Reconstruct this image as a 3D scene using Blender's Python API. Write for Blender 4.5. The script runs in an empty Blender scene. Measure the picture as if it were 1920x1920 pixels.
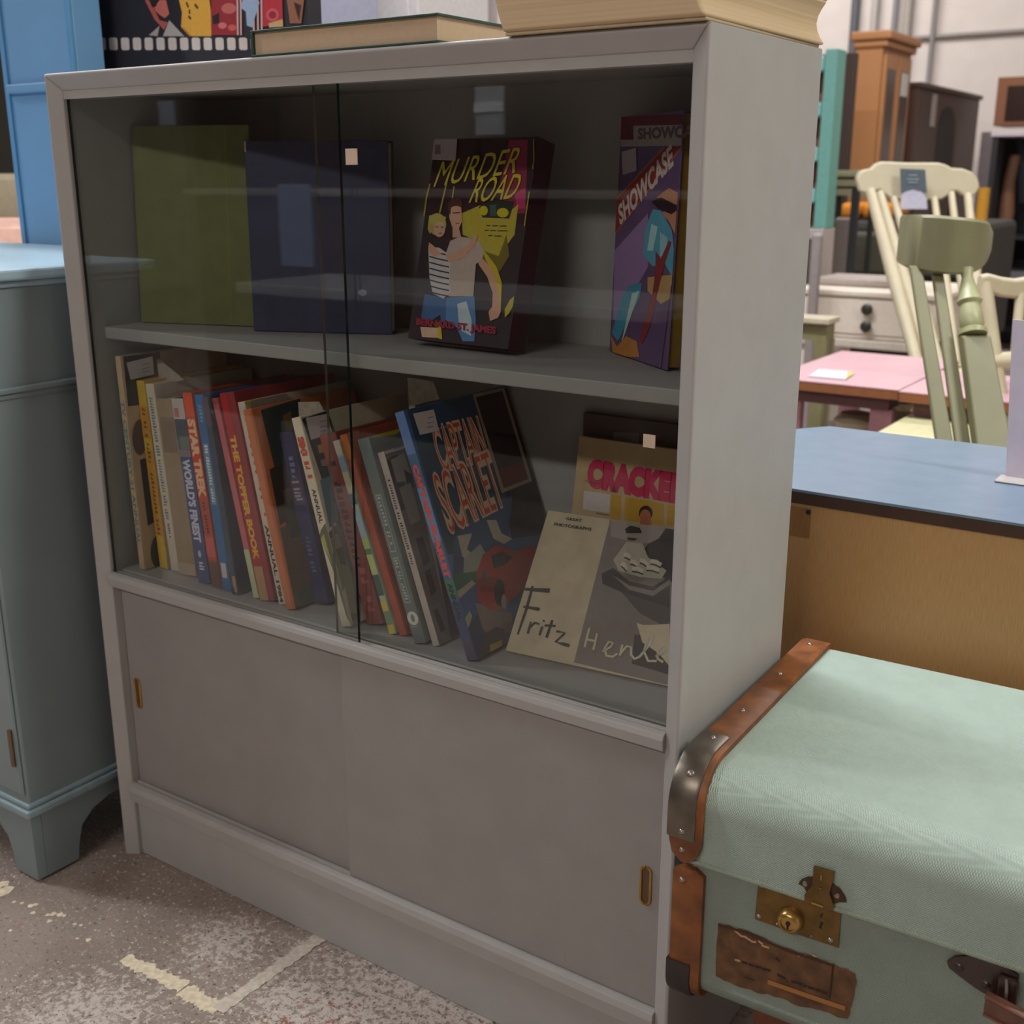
import bpy, bmesh, math, random
from mathutils import Vector, Matrix
random.seed(7)
sc = bpy.context.scene
COL = sc.collection
V3 = Vector

# ------------------------------------------------------------------ camera, world, light, exposure
CX, CY, CZ = 1.3643, -0.9514, 0.9912
YAW, PITCH, FPX = -0.599635, -0.281159, 2173.205
_f = V3((math.sin(YAW)*math.cos(PITCH), math.cos(YAW)*math.cos(PITCH), math.sin(PITCH)))
_r = V3((math.cos(YAW), -math.sin(YAW), 0))
_u = _r.cross(_f)
CAM = V3((CX, CY, CZ))
cd = bpy.data.cameras.new('camera'); cam = bpy.data.objects.new('camera', cd); COL.objects.link(cam)
m = Matrix.Identity(4)
for i in range(3):
    m[i][0] = _r[i]; m[i][1] = _u[i]; m[i][2] = -_f[i]; m[i][3] = CAM[i]
cam.matrix_world = m
cd.sensor_width = 36; cd.lens = 36*FPX/1920
cd.dof.use_dof = True; cd.dof.focus_distance = 1.22; cd.dof.aperture_fstop = 8.0
sc.camera = cam

w = bpy.data.worlds.new('world'); sc.world = w; w.use_nodes = True
w.node_tree.nodes['Background'].inputs[0].default_value = (0.75, 0.72, 0.74, 1)
w.node_tree.nodes['Background'].inputs[1].default_value = 0.25

def area(name, loc, target, sx, sy, power, col):
    l = bpy.data.lights.new(name, 'AREA'); l.shape = 'RECTANGLE'; l.size = sx; l.size_y = sy
    l.energy = power; l.color = col
    o = bpy.data.objects.new(name, l); COL.objects.link(o); o.location = loc
    o.rotation_euler = (V3(target)-V3(loc)).to_track_quat('-Z', 'Y').to_euler()
    return o
KEY = 46
area('lamp_light', (0.6, -4.6, 3.72), (0.6, -1.8, 0.5), 2.4, 0.22, KEY*1.42, (1.0, 0.915, 0.88))
area('lamp_light', (3.6, 0.4, 3.72), (2.4, 0.4, 0), 0.25, 2.4, KEY*2.8, (0.98, 1.0, 0.93))
area('lamp_light', (-0.4, 0.9, 3.72), (-0.4, 0.9, 0), 2.4, 0.25, KEY*3.2, (0.92, 0.94, 1.0))
area('lamp_light', (0.2, 4.4, 3.72), (0.2, 4.8, 0), 2.4, 0.25, KEY*2.3, (1.0, 0.97, 0.94))
area('lamp_light', (-2.4, 7.2, 3.72), (-2.0, 8.4, 1.0), 2.4, 0.25, KEY*1.6, (1.0, 0.97, 0.95))
area('lamp_light', (-3.2, -1.2, 3.72), (-2.0, -3.4, 0.6), 2.4, 0.25, KEY*2.3, (0.95, 0.97, 1.0))  # added lamp, brightens the furniture and cards reflected in the glass
sc.view_settings.view_transform = 'Standard'
sc.view_settings.look = 'None'
sc.view_settings.exposure = 0.14
sc.view_settings.gamma = 1.0
sc.view_settings.use_curve_mapping = False

# ------------------------------------------------------------------ pixel helpers (1920 frame)
def ray(x, y): return _f + _r*((x-960)/FPX) - _u*((y-960)/FPX)
def PX(x, y, v): d = ray(x, y); return CAM + d*((v-CX)/d.x)
def PY(x, y, v): d = ray(x, y); return CAM + d*((v-CY)/d.y)
def PZ(x, y, v): d = ray(x, y); return CAM + d*((v-CZ)/d.z)
def AT(x, y, dist): return CAM + ray(x, y)*dist
def PN(x, y, o, n): d = ray(x, y); return CAM + d*((o-CAM).dot(n)/d.dot(n))

# ------------------------------------------------------------------ materials
def lin(c):
    if isinstance(c, str):
        c = tuple(int(c[i:i+2], 16) for i in (0, 2, 4))
    return tuple(((v/255)/12.92 if v/255 <= 0.04045 else ((v/255+0.055)/1.055)**2.4) for v in c)
_mc = {}
def M(c, rough=0.55, metal=0.0, noise=0.06, scale=60, bump=0.0, bscale=300, spec=0.5, kind='plain', c2=None):
    key = (str(c), rough, metal, noise, scale, bump, bscale, spec, kind, str(c2))
    if key in _mc: return _mc[key]
    mt = bpy.data.materials.new('material'); mt.use_nodes = True
    nt = mt.node_tree; b = nt.nodes['Principled BSDF']; L = nt.links
    rgb = lin(c)
    b.inputs['Roughness'].default_value = rough; b.inputs['Metallic'].default_value = metal
    b.inputs['Specular IOR Level'].default_value = spec
    tc = nt.nodes.new('ShaderNodeTexCoord')
    nz = nt.nodes.new('ShaderNodeTexNoise'); nz.inputs['Scale'].default_value = scale; nz.inputs['Detail'].default_value = 4
    mx = nt.nodes.new('ShaderNodeMixRGB')
    if kind == 'wood':
        mp = nt.nodes.new('ShaderNodeMapping'); mp.inputs['Scale'].default_value = (14, 14, 0.9)
        L.new(tc.outputs['Object'], mp.inputs[0]); L.new(mp.outputs[0], nz.inputs['Vector'])
    elif kind == 'woodx':
        mp = nt.nodes.new('ShaderNodeMapping'); mp.inputs['Scale'].default_value = (0.9, 14, 14)
        L.new(tc.outputs['Object'], mp.inputs[0]); L.new(mp.outputs[0], nz.inputs['Vector'])
    else:
        L.new(tc.outputs['Object'], nz.inputs['Vector'])
    if c2 is not None: a, d = rgb, lin(c2)
    else: a = tuple(v*(1-noise) for v in rgb); d = tuple(min(1, v*(1+noise)) for v in rgb)
    mx.inputs[1].default_value = (*a, 1); mx.inputs[2].default_value = (*d, 1)
    rp = nt.nodes.new('ShaderNodeMapRange'); rp.inputs[1].default_value = 0.35; rp.inputs[2].default_value = 0.65
    L.new(nz.outputs['Fac'], rp.inputs[0]); L.new(rp.outputs[0], mx.inputs[0]); L.new(mx.outputs[0], b.inputs['Base Color'])
    if bump:
        if kind == 'weave':
            sx = nt.nodes.new('ShaderNodeSeparateXYZ'); L.new(tc.outputs['Object'], sx.inputs[0])
            def mth(op, a, b_=None):
                q = nt.nodes.new('ShaderNodeMath'); q.operation = op
                for i_, v_ in enumerate((a, b_)):
                    if v_ is None: continue
                    if isinstance(v_, (int, float)): q.inputs[i_].default_value = v_
                    else: L.new(v_, q.inputs[i_])
                return q.outputs[0]
            nd = nt.nodes.new('ShaderNodeTexNoise'); nd.inputs['Scale'].default_value = 300; L.new(tc.outputs['Object'], nd.inputs['Vector'])
            k_ = 2*math.pi/bscale; jit = mth('MULTIPLY', nd.outputs['Fac'], 1.6)
            s1 = mth('SINE', mth('ADD', mth('MULTIPLY', sx.outputs[0], k_), jit))
            s2 = mth('SINE', mth('ADD', mth('MULTIPLY', mth('SUBTRACT', sx.outputs[1], sx.outputs[2]), k_), jit))
            src = mth('MULTIPLY', s1, s2)
        else:
            n2 = nt.nodes.new('ShaderNodeTexNoise'); n2.inputs['Scale'].default_value = bscale; n2.inputs['Detail'].default_value = 3
            L.new(tc.outputs['Object'], n2.inputs['Vector']); src = n2.outputs['Fac']
        bp = nt.nodes.new('ShaderNodeBump'); bp.inputs['Strength'].default_value = bump; bp.inputs['Distance'].default_value = 0.0004 if kind == 'weave' else 0.001
        L.new(src, bp.inputs['Height']); L.new(bp.outputs[0], b.inputs['Normal'])
    _mc[key] = mt
    return mt
def up(c, k=1.36):
    return tuple(min(255, v) for v in [255*((min(1, x*k))**(1/2.2)) for x in [lin(c)[i] for i in range(3)]])
def ink(c): return M(up(c), rough=0.5, noise=0.04, scale=150, spec=0.25)

def mat_glass():
    mt = bpy.data.materials.new('glass_pane'); mt.use_nodes = True; nt = mt.node_tree
    nt.nodes.remove(nt.nodes['Principled BSDF']); out = nt.nodes['Material Output']
    tr = nt.nodes.new('ShaderNodeBsdfTransparent'); tr.inputs[0].default_value = (0.93, 0.95, 0.945, 1)
    gl = nt.nodes.new('ShaderNodeBsdfGlossy'); gl.inputs['Roughness'].default_value = 0.012
    lw = nt.nodes.new('ShaderNodeLayerWeight'); lw.inputs['Blend'].default_value = 0.5
    pw_ = nt.nodes.new('ShaderNodeMath'); pw_.operation = 'POWER'; pw_.inputs[1].default_value = 5.0; nt.links.new(lw.outputs['Facing'], pw_.inputs[0])
    fr = nt.nodes.new('ShaderNodeMapRange'); fr.inputs[3].default_value = 0.045; fr.inputs[4].default_value = 1.0; nt.links.new(pw_.outputs[0], fr.inputs[0])
    mx = nt.nodes.new('ShaderNodeMixShader')
    nt.links.new(fr.outputs[0], mx.inputs[0]); nt.links.new(tr.outputs[0], mx.inputs[1]); nt.links.new(gl.outputs[0], mx.inputs[2])
    nt.links.new(mx.outputs[0], out.inputs[0])
    return mt
def mat_emit(c, s):
    mt = bpy.data.materials.new('lamp_tube'); mt.use_nodes = True; b = mt.node_tree.nodes['Principled BSDF']
    b.inputs['Emission Color'].default_value = (*c, 1); b.inputs['Emission Strength'].default_value = s
    return mt
def mat_floor():
    mt = bpy.data.materials.new('worn_painted_concrete'); mt.use_nodes = True; nt = mt.node_tree; b = nt.nodes['Principled BSDF']; L = nt.links
    tc = nt.nodes.new('ShaderNodeTexCoord')
    def nz(s, d=6, r=0.6):
        n = nt.nodes.new('ShaderNodeTexNoise'); n.inputs['Scale'].default_value = s; n.inputs['Detail'].default_value = d; n.inputs['Roughness'].default_value = r
        L.new(tc.outputs['Object'], n.inputs['Vector']); return n.outputs['Fac']
    def rng(src, a, c):
        n = nt.nodes.new('ShaderNodeMapRange'); n.inputs[1].default_value = a; n.inputs[2].default_value = c; L.new(src, n.inputs[0]); return n.outputs[0]
    def mix(f, a, c, bt='MIX'):
        n = nt.nodes.new('ShaderNodeMixRGB'); n.blend_type = bt
        for i, s in ((0, f), (1, a), (2, c)):
            if isinstance(s, tuple): n.inputs[i].default_value = (*s, 1)
            elif isinstance(s, float): n.inputs[i].default_value = s
            else: L.new(s, n.inputs[i])
        return n.outputs[0]
    def mul(a, c):
        n = nt.nodes.new('ShaderNodeMath'); n.operation = 'MULTIPLY'; L.new(a, n.inputs[0]); L.new(c, n.inputs[1]); return n.outputs[0]
    base = mix(rng(nz(7), 0.4, 0.6), lin('887a71'), lin('95877d'))
    base = mix(mul(rng(nz(5.3, 3), 0.60, 0.66), rng(nz(60, 4), 0.48, 0.56)), base, lin('8f5f55'))
    def mx2(a, c):
        n = nt.nodes.new('ShaderNodeMath'); n.operation = 'MAXIMUM'; L.new(a, n.inputs[0]); L.new(c, n.inputs[1]); return n.outputs[0]
    def patch(px, py, rad):   # worn-through area of the floor paint
        p = PZ(px, py, 0); v = nt.nodes.new('ShaderNodeVectorMath'); v.operation = 'DISTANCE'; L.new(tc.outputs['Object'], v.inputs[0])
        v.inputs[1].default_value = (p.x-(X0+X1)/2, p.y-(Y0+Y1)/2, 0.1)
        n = nt.nodes.new('ShaderNodeMapRange'); n.inputs[1].default_value = rad; n.inputs[2].default_value = 0.25*rad; L.new(v.outputs['Value'], n.inputs[0]); return n.outputs[0]
    area_ = mx2(mx2(patch(150, 1925, .17), patch(425, 1765, .10)), mx2(patch(760, 1930, .36), patch(560, 1880, .12)))
    area_ = mx2(area_, rng(nz(2.2, 4), 0.56, 0.72))
    n_ = nt.nodes.new('ShaderNodeMath'); n_.operation = 'MULTIPLY_ADD'; n_.inputs[1].default_value = 0.16; L.new(area_, n_.inputs[0]); L.new(nz(90, 7, 0.78), n_.inputs[2])
    worn = rng(n_.outputs[0], 0.60, 0.67)
    base = mix(worn, base, lin('c0b6af'))
    base = mix(mul(rng(nz(170, 3), 0.60, 0.66), rng(nz(2.2, 2), 0.42, 0.5)), base, lin('d6ccc2'))
    base = mix(rng(nz(160, 3), 0.60, 0.66), base, lin('5c534e'))
    L.new(base, b.inputs['Base Color']); b.inputs['Roughness'].default_value = 0.62
    bp = nt.nodes.new('ShaderNodeBump'); bp.inputs['Strength'].default_value = 0.25; bp.inputs['Distance'].default_value = 0.002
    L.new(nz(120), bp.inputs['Height']); L.new(bp.outputs[0], b.inputs['Normal'])
    return mt

# ------------------------------------------------------------------ mesh building
class MB:
    def __init__(s): s.v = []; s.f = []; s.mi = []
    def add(s, vs, fs, mi=0):
        n = len(s.v); s.v += [V3(p) for p in vs]; s.f += [tuple(n+i for i in f) for f in fs]; s.mi += [mi]*len(fs); return s
    def hexa(s, p, mi=0):   # 8 points: bottom loop 0-3, top loop 4-7
        return s.add(p, [(3, 2, 1, 0), (4, 5, 6, 7), (0, 1, 5, 4), (1, 2, 6, 5), (2, 3, 7, 6), (3, 0, 4, 7)], mi)
    def box(s, a, b, mi=0):
        x0, y0, z0 = a; x1, y1, z1 = b
        return s.hexa([(x0, y0, z0), (x1, y0, z0), (x1, y1, z0), (x0, y1, z0), (x0, y0, z1), (x1, y0, z1), (x1, y1, z1), (x0, y1, z1)], mi)
    def obox(s, O, A, B, C, mi=0):   # origin + three edge vectors
        O = V3(O); A = V3(A); B = V3(B); C = V3(C)
        return s.hexa([O, O+A, O+A+B, O+B, O+C, O+A+C, O+A+B+C, O+B+C], mi)
    def prism(s, loop, off, mi=0):
        loop = [V3(p) for p in loop]; off = V3(off); n = len(loop)
        return s.add(loop+[p+off for p in loop], [tuple(range(n-1, -1, -1)), tuple(range(n, 2*n))]+[(i, (i+1) % n, n+(i+1) % n, n+i) for i in range(n)], mi)
    def face(s, loop, mi=0): return s.add(loop, [tuple(range(len(loop)))], mi)
    def tube(s, pts, rad, seg=10, mi=0, flat=None):
        pts = [V3(p) for p in pts]; n = len(pts)
        if not hasattr(rad, '__len__'): rad = [rad]*n
        rings = []
        ref = None
        for i, p in enumerate(pts):
            d = (pts[min(i+1, n-1)]-pts[max(i-1, 0)]).normalized()
            if ref is None: ref = V3((0, 0, 1)) if abs(d.z) < 0.9 else V3((1, 0, 0))
            a = d.cross(ref).normalized(); b = d.cross(a).normalized(); ref = -b if False else ref
            rings.append([p+(a*math.cos(2*math.pi*k/seg)+b*math.sin(2*math.pi*k/seg))*rad[i] for k in range(seg)])
        vs = [q for r in rings for q in r]
        fs = [(i*seg+k, i*seg+(k+1) % seg, (i+1)*seg+(k+1) % seg, (i+1)*seg+k) for i in range(n-1) for k in range(seg)]
        fs += [tuple(range(seg-1, -1, -1)), tuple(range((n-1)*seg, n*seg))]
        return s.add(vs, fs, mi)
    def lathe(s, O, axis, prof, seg=24, mi=0):   # prof: list (r, h)
        O = V3(O); ax = V3(axis).normalized(); ref = V3((0, 0, 1)) if abs(ax.z) < 0.9 else V3((1, 0, 0))
        a = ax.cross(ref).normalized(); b = ax.cross(a)
        vs = [O+ax*h+(a*math.cos(2*math.pi*k/seg)+b*math.sin(2*math.pi*k/seg))*r for r, h in prof for k in range(seg)]
        n = len(prof)
        fs = [(i*seg+k, i*seg+(k+1) % seg, (i+1)*seg+(k+1) % seg, (i+1)*seg+k) for i in range(n-1) for k in range(seg)]
        fs += [tuple(range(seg-1, -1, -1)), tuple(range((n-1)*seg, n*seg))]
        return s.add(vs, fs, mi)
    def sweep(s, path, prof, mi=0, close=True):
        """path: list of (P, A, B); prof: list of (a,b) coordinates in that frame"""
        n = len(prof)
        vs = [V3(P)+V3(A)*a+V3(B)*b for P, A, B in path for a, b in prof]
        k = len(path)
        fs = [(i*n+j, i*n+(j+1) % n, (i+1)*n+(j+1) % n, (i+1)*n+j) for i in range(k-1) for j in range(n)]
        if close: fs += [tuple(range(n-1, -1, -1)), tuple(range((k-1)*n, k*n))]
        return s.add(vs, fs, mi)

ORG = {}
def setp(o, label=None, cat=None, group=None, kind=None):
    if label: o['label'] = label
    if cat: o['category'] = cat
    if group: o['group'] = group
    if kind: o['kind'] = kind
    return o
def empty(name, loc, label=None, cat=None, group=None):
    o = bpy.data.objects.new(name, None); COL.objects.link(o); o.location = loc; o.empty_display_size = 0.05
    ORG[o] = V3(loc); return setp(o, label, cat, group)
def build(name, mb, mats, parent=None, bevel=0, smooth=False, seg=2, fix=True):
    if not isinstance(mats, (list, tuple)): mats = [mats]
    if parent is None:
        xs = [v.x for v in mb.v]; ys = [v.y for v in mb.v]; zs = [v.z for v in mb.v]
        org = V3(((min(xs)+max(xs))/2, (min(ys)+max(ys))/2, min(zs)))
    else: org = ORG[parent]
    me = bpy.data.meshes.new(name); me.from_pydata([v-org for v in mb.v], [], mb.f)
    for mt in mats: me.materials.append(mt)
    me.polygons.foreach_set('material_index', mb.mi)
    if fix:
        bm = bmesh.new(); bm.from_mesh(me); bmesh.ops.recalc_face_normals(bm, faces=bm.faces); bm.to_mesh(me); bm.free()
    if smooth:
        me.polygons.foreach_set('use_smooth', [True]*len(me.polygons))
        me.set_sharp_from_angle(angle=math.radians(38))
    me.update()
    o = bpy.data.objects.new(name, me); COL.objects.link(o)
    if parent is None: o.location = org
    else: o.parent = parent
    ORG[o] = org
    if bevel:
        md = o.modifiers.new('bevel', 'BEVEL'); md.width = bevel; md.segments = seg; md.limit_method = 'ANGLE'; md.angle_limit = math.radians(35)
        md.harden_normals = False
    return o

# text -> flat mesh fitted to a w x h rectangle
_tc = {}
def glyphs(s, bold=0.0, shear=0.0):
    k = (s, bold, shear)
    if k not in _tc:
        cu = bpy.data.curves.new('lettering', 'FONT'); cu.body = s; cu.offset = bold; cu.shear = shear; cu.resolution_u = 3
        o = bpy.data.objects.new('lettering', cu); COL.objects.link(o)
        dg = bpy.context.evaluated_depsgraph_get()
        me = bpy.data.meshes.new_from_object(o.evaluated_get(dg))
        vs = [v.co.copy() for v in me.vertices]; fs = [tuple(p.vertices) for p in me.polygons]
        bpy.data.objects.remove(o); bpy.data.meshes.remove(me); bpy.data.curves.remove(cu)
        x0 = min(v.x for v in vs); x1 = max(v.x for v in vs); y0 = min(v.y for v in vs); y1 = max(v.y for v in vs)
        _tc[k] = ([((v.x-x0)/(x1-x0), (v.y-y0)/(y1-y0)) for v in vs], fs)
    return _tc[k]

class Plane:
    def __init__(s, O, U, V, w, h):
        s.O = V3(O); s.U = V3(U).normalized(); s.V = V3(V).normalized(); s.N = s.U.cross(s.V).normalized(); s.w = w; s.h = h
    def uv(s, x, y, clamp=True):
        p = PN(x, y, s.O, s.N)-s.O; a, b = p.dot(s.U), p.dot(s.V)
        if clamp: a = min(max(a, 0.0004), s.w-0.0004); b = min(max(b, 0.0004), s.h-0.0004)
        return (a, b)
    def p(s, a, b, off=0.0): return s.O+s.U*a+s.V*b+s.N*off
class Art:
    """flat printed shapes on one plane; every layer lies 0.1 mm above the one before"""
    def __init__(s, pl): s.pl = pl; s.mb = MB(); s.mats = []; s.k = 1
    def mi(s, c):
        mt = ink(c) if not isinstance(c, bpy.types.Material) else c
        if mt not in s.mats: s.mats.append(mt)
        return s.mats.index(mt)
    def off(s): s.k += 1; return 0.00003*s.k+.00005
    def poly(s, c, uv):
        o = s.off(); s.mb.face([s.pl.p(a, b, o) for a, b in uv], s.mi(c)); return s
    def px(s, c, pts): return s.poly(c, [s.pl.uv(*q) for q in pts])
    def rect(s, c, a0, b0, a1, b1): return s.poly(c, [(a0, b0), (a1, b0), (a1, b1), (a0, b1)])
    def oval(s, c, ca, cb, ra, rb, n=20, rot=0):
        pts = []
        for i in range(n):
            t = 2*math.pi*i/n; x, y = ra*math.cos(t), rb*math.sin(t)
            pts.append((ca+x*math.cos(rot)-y*math.sin(rot), cb+x*math.sin(rot)+y*math.cos(rot)))
        return s.poly(c, pts)
    def pxoval(s, c, x, y, rx, ry, n=18):
        return s.px(c, [(x+rx*math.cos(2*math.pi*i/n), y+ry*math.sin(2*math.pi*i/n)) for i in range(n)])
    def stroke(s, c, pts, wd, px=True, clamp=True):
        uv = [s.pl.uv(*q, clamp=clamp) for q in pts] if px else pts
        o = s.off(); n = len(uv); L = []; R = []
        wds = wd if hasattr(wd, '__len__') else [wd]*n
        for i in range(n):
            a = V3((*uv[max(i-1, 0)], 0)); b = V3((*uv[min(i+1, n-1)], 0)); d = (b-a); d = d.normalized() if d.length > 0 else V3((1, 0, 0)); q = V3((-d.y, d.x, 0))*wds[i]/2
            L.append((uv[i][0]+q.x, uv[i][1]+q.y)); R.append((uv[i][0]-q.x, uv[i][1]-q.y))
        for i in range(n-1):
            s.mb.face([s.pl.p(*z, o) for z in (L[i], L[i+1], R[i+1], R[i])], s.mi(c))
        return s
    def text(s, c, txt, P, Ux, Uy, bold=0.0, shear=0.0):
        """P lower-left uv, Ux / Uy uv vectors of the full text box"""
        vs, fs = glyphs(txt, bold, shear); o = s.off()
        s.mb.add([s.pl.p(P[0]+Ux[0]*x+Uy[0]*y, P[1]+Ux[1]*x+Uy[1]*y, o) for x, y in vs], fs, s.mi(c)); return s
    def pxtext(s, c, txt, tl, tr, bl, bold=0.0, shear=0.0, grow=0.0):
        a = V3((*s.pl.uv(*tl, clamp=False), 0)); b = V3((*s.pl.uv(*tr, clamp=False), 0)); d = V3((*s.pl.uv(*bl, clamp=False), 0))
        return s.text(c, txt, (d.x, d.y), (b.x-a.x, b.y-a.y), (a.x-d.x, a.y-d.y), bold, shear)
    def marks(s, c, a0, b0, a1, b1, n, vertical=True, fill=0.62):
        """a run of small illegible printed characters"""
        o = s.off(); k = s.mi(c)
        for i in range(n):
            if random.random() < 0.13: continue
            t0 = i/n; t1 = (i+fill)/n; j = random.random()*0.35
            if vertical: p = (a0+(a1-a0)*j*0.5, b1-(b1-b0)*t1, a1-(a1-a0)*random.random()*0.25, b1-(b1-b0)*t0)
            else: p = (a0+(a1-a0)*t0, b0+(b1-b0)*j*0.5, a0+(a1-a0)*t1, b1-(b1-b0)*random.random()*0.25)
            m2 = ((p[0]+p[2])/2, (p[1]+p[3])/2)
            if random.random() < .5: loop = [(p[0], p[1]), (p[2], p[1]), (p[2], m2[1]), (m2[0], m2[1]), (m2[0], p[3]), (p[0], p[3])]
            else: loop = [(p[0], p[1]), (p[2], p[1]), (p[2], p[3]), (p[0], p[3])]
            s.mb.face([s.pl.p(x, y, o) for x, y in loop], k)
        return s
    def done(s, name, parent):
        return build(name, s.mb, s.mats, parent, fix=False)

# ------------------------------------------------------------------ the room
def struct(name, mb, mt, **k):
    o = build(name, mb, mt, **k); o['kind'] = 'structure'; return o
X0, X1, Y0, Y1, ZC = -7.5, 5.5, -6.6, 9.2, 3.9
FLOOR = mat_floor()
fl = struct('floor', MB().box((X0-.1, Y0-.1, -0.1), (X1+.1, Y1+.1, 0)), FLOOR)
WHITE = M('d6ccc6', 0.8, noise=0.03, scale=6, bump=0.2, bscale=30)
struct('ceiling', MB().box((X0-.1, Y0-.1, ZC), (X1+.1, Y1+.1, ZC+.1)), M('cfcac6', 0.9))
struct('wall_back', MB().box((X0-.1, Y1, 0), (X1+.1, Y1+.1, ZC)), WHITE)
struct('wall_front', MB().box((X0-.1, Y0-.1, 0), (X1+.1, Y0, ZC)), M('8d8681', 0.8))
struct('wall_left', MB().box((X0-.1, Y0, 0), (X0, Y1, ZC)), M('b9b1ab', 0.8))
struct('wall_right', MB().box((X1, Y0, 0), (X1+.1, Y1, ZC)), M('cfc6bf', 0.8))
# painted floor markings (worn cream lines)
cream = M('d8cab0', 0.7, noise=0.15, scale=120)
def floorline(pa, pb, wd, jag=0.006, n=26, z=0.0006):
    a = PZ(*pa, 0); b = PZ(*pb, 0); d = (b-a); L = d.length; d.normalize(); q = V3((-d.y, d.x, 0)); mb = MB(); pts = []
    for i in range(n+1):
        pts.append((a+d*L*i/n+q*(wd/2+random.uniform(-jag, jag)*.6), a+d*L*i/n-q*(wd/2+random.uniform(-jag, jag)*.6)))
    for i in range(n):
        mb.face([V3((p.x, p.y, z)) for p in (pts[i][0], pts[i+1][0], pts[i+1][1], pts[i][1])])
    return mb
mb = floorline((232, 1797), (345, 1852), 0.021)
o = struct('trim_1', mb, cream, fix=False)
o = struct('trim_2', floorline((343, 1856), (410, 1893), 0.023), cream, fix=False)
o = struct('trim_3', floorline((408, 1895), (602, 1757), 0.020, jag=.0035, n=40, z=0.0009), M('c6bbae', 0.7, noise=0.15, scale=120), fix=False)
mb = MB()
for (x, y, r) in [(8, 1672, .014), (0, 1660, .012), (26, 1692, .003), (41, 1694, .003), (58, 1699, .005), (66, 1697, .004), (62, 1712, .004), (90, 1716, .004), (100, 1714, .005), (112, 1716, .006), (120, 1717, .004), (92, 1728, .004), (140, 1733, .003), (152, 1735, .003), (166, 1763, .004), (145, 1760, .003), (20, 1745, .003)]:
    c = PZ(x, y, 0)
    mb.face([c+V3((r*math.cos(t*.7)*random.uniform(.6, 1.2), r*math.sin(t*.7)*random.uniform(.6, 1.2), 0.0006)) for t in range(9)])
struct('trim_4', mb, cream, fix=False)
# wall conduits
pipe = M('8f8985', 0.5)
P = PY(1720, 70, Y1-.04)
struct('trim_5', MB().tube([(P.x-.05, Y1-.03, 2.07), (X1, Y1-.03, 2.09)], 0.018), pipe, smooth=True)
for i, (px, c, r) in enumerate([(1752, '8a8582', .02), (1702, 'a89f98', .035), (1678, '85858a', .022), (1603, '5a5c62', .035), (1640, 'b5aeaa', .03)]):
    P = PY(px, 30, Y1-.05)
    struct('trim_%d' % (6+i), MB().tube([(P.x, Y1-.05, 0), (P.x, Y1-.05, ZC)], r), M(c, 0.5), smooth=True)
# ceiling lamps
tube_m = mat_emit((1.0, 0.95, 0.9), 6.0)
for i, (x, y, rot) in enumerate([(0.6, -4.6, 0), (3.6, 0.4, 1), (-0.4, 0.9, 0), (0.2, 4.4, 0), (-2.4, 7.2, 0), (-3.2, -1.2, 0)]):
    where = ['over the aisle before the grey bookcase', 'to the right of the green suitcase', 'above the grey bookcase', 'above the painted chairs', 'near the back wall', 'above the dark sideboard, added to light the reflected pieces'][i]
    r = empty('ceiling_lamp', (x, y, 3.78), 'white strip lamp hanging '+where, 'lamp', 'strip lamps under the ceiling')
    a, b = (1.25, .14) if not rot else (.14, 1.25)
    build('lamp_housing', MB().box((x-a, y-b, 3.80), (x+a, y+b, 3.88)), M('d8d8d6', .4), r, bevel=.01)
    a, b = (1.2, .03) if not rot else (.03, 1.2)
    build('lamp_tube', MB().box((x-a, y-b, 3.765), (x+a, y+b, 3.80)), tube_m, r, bevel=.01)
    build('suspension_rod', MB().box((x-.01, y-.01, 3.88), (x+.01, y+.01, 3.90)), M('888888', .4), r)

# ------------------------------------------------------------------ grey bookcase
W, H, D = 0.915, 1.1163, 0.2628
GREY = M('a5a29f', 0.50, noise=0.025, scale=25, bump=0.12, bscale=500)
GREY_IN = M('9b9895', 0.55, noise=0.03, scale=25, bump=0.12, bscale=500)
bc = empty('bookcase', (W/2, D/2, 0), 'grey painted bookcase with glass sliding doors full of books', 'bookcase')
T = 0.0205
# side and top panels with a mitred inward slope at the front
def slope(pts): return pts
def frame_side(x0, x1, inner):   # inner: +1 inner face on the +x side
    if inner > 0: loop = [(x0, 0.0), (x0+.003, -0.0015), (x1, 0.0095), (x1, D-.006), (x0, D)]
    else: loop = [(x1, 0.0), (x1-.003, -0.0015), (x0, 0.0095), (x0, D-.006), (x1, D)]
    m_ = MB()
    lo = [V3((x, y, 0)) for x, y in loop]
    hi = []
    for x, y in loop:   # mitre at the top follows the distance from the outer face
        dd = (x-x0) if inner > 0 else (x1-x)
        hi.append(V3((x, y, H-dd)))
    n = len(loop)
    m_.add(lo+hi, [tuple(range(n)), tuple(range(n, 2*n))]+[(i, (i+1) % n, n+(i+1) % n, n+i) for i in range(n)])
    return m_
build('side_panel', frame_side(0, T, 1), GREY, bc, bevel=.0012)
build('side_panel', frame_side(W-T, W, -1), GREY, bc, bevel=.0012)
loop = [(H, 0.0), (H-.003, -0.0015), (H-T, 0.0095), (H-T, D-.006), (H, D)]
m_ = MB(); n = 5
le = [V3(((H-z), y, z)) for z, y in loop]; ri = [V3((W-(H-z), y, z)) for z, y in loop]
m_.add(le+ri, [tuple(range(n)), tuple(range(n, 2*n))]+[(i, (i+1) % n, n+(i+1) % n, n+i) for i in range(n)])
build('top_panel', m_, GREY, bc, bevel=.0028, seg=3)
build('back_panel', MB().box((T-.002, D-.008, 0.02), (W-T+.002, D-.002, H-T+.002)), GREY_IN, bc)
ZS = 0.7975   # upper shelf
build('shelf', MB().box((T+.0005, 0.037, ZS-.016), (W-T-.0005, D-.0085, ZS)), GREY_IN, bc, bevel=.0015)
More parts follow.
